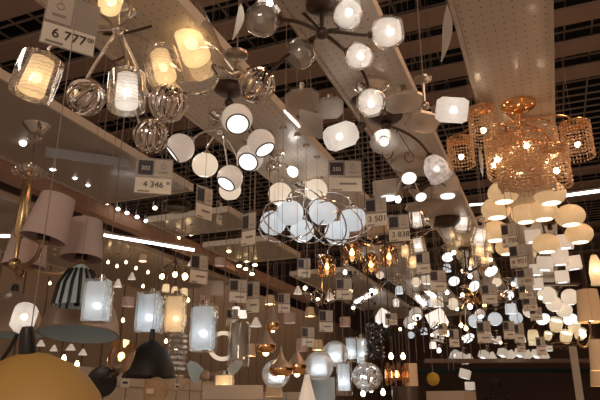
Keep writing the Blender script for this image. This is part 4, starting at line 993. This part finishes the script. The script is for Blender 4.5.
for px, py in ((155, 208), (178, 238), (191, 234), (229, 251), (24, 228), (7, 210), (58, 256), (67, 260)):
    spot(px, py, kp(px, py)*1.0, 4.5, 'small scattered warm spotlight beyond the brown rail', 'scattered warm spotlights', M_bulbw)
for px, py in ((247, 261), (255, 265), (246, 269), (239, 266), (252, 274)):
    spot(px, py, 6.4, 5, 'warm spotlight of the tight cluster under the leaning card', 'tight cluster of warm spotlights', M_bulbw, (0, -.8, .6))
o = MB().box((0, 0, 0), .10, 6.5, .12).build('track_rail', M_brick, None, False); o.location = (-3.10, 4.6, 3.02); tag(o, 'long brown rail carrying the receding row of small spotlights', 'rail')
def strip(name, label, cat, p0, k0, p1, k1, w_, h, m, **kw):
    a = P(*p0, k0); b = P(*p1, k1); X = (b-a); L = X.length; X.normalize(); Z = (VU-X*VU.dot(X)).normalized(); Y = Z.cross(X)
    o = MB().box((a+b)/2, L, w_, h, (X, Y, Z)).build(name, m, kw.get('parent'), False)
    if label: tag(o, label, cat)
    return o, a, b
def batten(label, p0, k0, p1, k1, w_=.03, h=.022):
    a = P(*p0, k0); t = thing('batten_light', label, 'batten light', a)
    strip('diffuser', None, None, p0, k0, p1, k1, w_, h, M_batten, parent=t)
    X = (P(*p1, k1)-a).normalized(); Z = (VU-X*VU.dot(X)).normalized()
    aa = a+Z*h*.8; bb = P(*p1, k1)+Z*h*.8; Y = Z.cross(X)
    MB().box((aa+bb)/2, (bb-aa).length, w_*1.3, h*.6, (X, Y, Z)).build('housing', M_lip, t, False)
    for u in (.15, .85):
        q = aa+(bb-aa)*u; MB().tube([q, cord_end(q.x, q.y, q.z)], .0015, 4).build('suspension_wire', M_wire, t)
batten('long glowing white batten light behind the fabric shades', (104, 235), 4.5, (194, 250), 4.75)
batten('short white batten light cut by the picture edge behind the brass column', (-6, 236), 4.4, (9, 236), 4.4)
batten('short double light strip beside the perforated left tray', (283, 111), kp(283, 111), (299, 127), kp(299, 127), .02, .012)
batten('thin white light strip under the ceiling grid near the peach globes', (562, 196), 8.8, (606, 190), 8.6, .06, .045)
batten('faint light strip left of the crystal drum', (470, 205), 8.5, (483, 204), 8.5, .05, .03)
o, a, b = strip('display_strip', 'pale blue grey perforated strip spanning under the left tray', 'display strip', (46, 152), 3.45, (128, 163), 3.75, .02, .055, pbr('blue_grey_strip', (.42, .46, .52), .35))
for px, dr in ((22, 0),): pass
# warm wall of boards with small pendants
wl = thing('display_wall', 'tan boarded display wall glowing behind the small warm pendants', 'display wall', Vector((-5.6, 13, 0)))
for j in range(56):
    MB().box((-5.6, 3.2+j*.36, 1.9), .04, .33, 3.8).build('wall_board', M_slat, wl, False)
MB().box((-5.68, 13.1, 1.9), .03, 20.5, 3.8).build('backing_board', M_brick, wl, False)
lamp('black ring ceiling lamp with three warm glass jugs', (175, 262), .9, [('bulbw', 162, 276, 5, 0, DOWN), ('bulbw', 175, 274, 5, .1, DOWN), ('bulbw', 185, 276, 6, 0, DOWN), ('cupg', 166, 288, 8, 0, DOWN), ('cupg', 175, 290, 7, .1, DOWN), ('cupg', 184, 292, 8, 0, DOWN)], M_bronze, .05, .1)
for px, py in ((148, 272), (143, 286), (126, 262), (117, 266), (108, 262), (136, 268), (62, 250), (69, 257), (50, 283)):
    pend('tiny warm pendant bulb against the tan boards', px, py, 5.6, 'bulbw', 2.8, 2.8, 'tiny_pendant', 'pendant lamp', 'tiny warm pendants before the tan boards')
for px, py in ((123, 320), (166, 341), (176, 348), (168, 362), (194, 380), (188, 300)):
    pend('tiny glowing amber lamp far behind the square glass pendants', px, py, 4.9, 'bulbw', 3.4, 3.4, 'tiny_pendant', 'pendant lamp', 'tiny amber lamps behind the square pendants')
for px, py, w_ in ((41, 343, 9), (54, 348, 8), (71, 347, 10), (83, 352, 9)):
    pend('small warm down-facing cup lamp seen under the taupe dome', px, py, 5.2, 'cone', w_, 6, 'small_cup_pendant', 'pendant lamp', 'small cup lamps under the taupe dome')
for px, py in ((64, 358), (77, 364)): pend('bright warm bulb between the ochre dome and the cup lamps', px, py, 4.5, 'bulbw', 5, 5, 'small_bulb_pendant', 'pendant lamp', 'bright bulbs above the ochre dome')
for px, py, n_ in ((176, 208, 'over the batten end'), (135, 152, 'under the ribbed balls'), (97, 216, 'over the second mauve shade')):
    if px != 135: 
        p = P(px, py, kp(px, py)*.99); t = thing('ceiling_canopy_lamp', 'dark layered ceiling rosette '+n_, 'ceiling light', p+Vector((0, 0, .04)))
        MB().solid(p+Vector((0, 0, .04)), dn, [(0, .10), (.02, .12), (.03, .09), (.05, .11), (.07, .06)], 24).build('rosette', M_bronze if px > 150 else M_haze, t)
CL = [(118, 283, 5.0, 'cone', 9, 8), (132, 276, 5.2, 'cone', 8, 7), (143, 258, 5.4, 'fabricw', 8, 7), (192, 262, 5.2, 'cone', 9, 7), (205, 300, 5.2, 'drum', 10, 9), (128, 302, 5.0, 'drum', 12, 9),
      (270, 300, 5.2, 'fabricw', 11, 9), (290, 318, 5.4, 'drum', 12, 10), (256, 322, 5.0, 'cone', 12, 9), (310, 312, 5.6, 'fabricw', 10, 9), (298, 290, 5.6, 'cone', 9, 8), (345, 322, 6.0, 'drum', 11, 9),
      (330, 296, 5.8, 'cone', 10, 7), (220, 262, 5.0, 'drum', 10, 8), (318, 345, 5.2, 'fabricw', 12, 10), (250, 350, 5.0, 'fabricw', 12, 12), (302, 345, 5.6, 'drum', 12, 12), (197, 346, 5.2, 'cone', 10, 9)]
WH = ['above the square cool pendants', 'before the tan boards beside the cool square glass', 'under the white batten', 'near the end of the white batten', 'beside the blank grey card', 'between the two cool square glasses',
      'behind the narrow tilted ticket', 'behind the teardrop cords', 'behind the crystal cylinder top', 'above the small ticket of the frosted globes', 'above the rear teardrop', 'left of the black cone mount',
      'under the amber cups ticket', 'close to the slanted tickets', 'behind the frosted globes', 'left of the lowest teardrop', 'between teardrops and frosted globes', 'beside the mirrored column pendant']
for (px, py, k, kd, w_, h_), wh in zip(CL, WH):
    nme = {'cone': 'small ivory cone pendant ', 'fabricw': 'small cream shade pendant ', 'drum': 'small mauve drum pendant '}[kd]
    pend(nme+wh, px, py, k, kd, w_, h_, 'small_pendant')
# thin wires and dark bars crossing the middle distance
wr = [(247, 150, 240, 300, 3.0), (253, 140, 249, 262, 3.2), (267, 270, 265, 330, 3.0), (316, 200, 316, 330, 4.2), (330, 180, 330, 340, 4.4), (343, 270, 343, 345, 4.0), (308, 300, 309, 350, 4.4), (160, 215, 158, 290, 3.2), (112, 165, 106, 235, 2.9)]
for px, y0, p2, y1, k in wr:
    a = P(px, y0, k); b = P(px, y1, k); o = MB().tube([Vector((b.x, b.y, b.z)), cord_end(b.x, b.y, b.z)], .0025, 5).build('hanging_wire', M_wire)
    tag(o, 'thin bare hanging wire among the pendants', 'wire', 'bare hanging wires')
for i in range(14):
    px = 384+i*8+random.uniform(-2, 2); k = 5.2; b = P(px, 352+random.uniform(0, 20), k)
    o = MB().tube([b, cord_end(b.x, b.y, b.z)], .003, 5).build('hanging_wire', M_wire); tag(o, 'thin hanging wire in front of the dark far wall', 'wire', 'wires before the far wall')
# back of the store at the lower right
def far_box(name, label, cat, x0, y0, x1, y1, k, th, m):
    a = P(x0, y1, k); b = P(x1, y0, k); X = Vector((b.x-a.x, b.y-a.y, 0)); L = X.length; X.normalize(); Z = Vector((0, 0, 1)); Y = Z.cross(X)
    o = MB().box((a+b)/2, L, th, b.z-a.z, (X, Y, Z)).build(name, m, None, False); tag(o, label, cat); return o
far_box('ventilation_duct', 'grey brown duct running across the dark far wall', 'duct', 425, 359, 640, 363, 15, .3, M_beam)
far_box('store_fascia', 'dark green band along the dark far wall', 'fascia', 400, 369, 640, 372.5, 19.5, .3, M_green)
_p = P(578, 385, 10); o = MB().box((_p.x, _p.y, 1.27), .12, .12, 2.54).build('rack_post', M_lip, None, False); tag(o, 'pale grey steel post standing before the dark far wall', 'post')
far_box('display_case', 'grey beige cabinet top under the hanging cubes', 'cabinet', 432, 391, 470, 470, 7, .4, M_board)
t = thing('standing_clock_frame', 'black arched iron frame with a round dial before the far wall', 'decoration', Vector((P(497, 400, 9).x, P(497, 400, 9).y, 0)))
for qx in (487, 507):
    q = P(qx, 397, 9); MB().tube([q, Vector((q.x, q.y, 0))], .015, 6).build('leg', M_black, t)
MB().tube(spline([P(491, 399, 9), P(492, 386, 9), P(495, 380, 9), P(499, 380, 9), P(502, 386, 9), P(504, 399, 9)]), .018, 6).build('iron_arch', M_black, t)
MB().torus(P(497, 385, 9), VF, .05, .012, 20, 5).build('dial', M_black, t); MB().tube([P(484, 397, 9), P(510, 397, 9)], .02, 6).build('shelf_rail', M_black, t)
yl = thing('yellow_globe_pendant', 'round yellow pendant lamp beside the dark bottom shade', 'pendant lamp', cord_end(P(433, 379, 6).x, P(433, 379, 6).y, 2.5))
MB().sphere(P(433, 379, 6), .065, seg=18, rings=10).build('globe_shade', M_yellow, yl); MB().tube([P(433, 379, 6), yl.location.copy()], .0015, 4).build('cord', M_wire, yl)
# supermarket rack uprights that carry the trays
for j, (x, yv) in enumerate(((-4.0, 6.3), (-4.0, 8.4))): pass
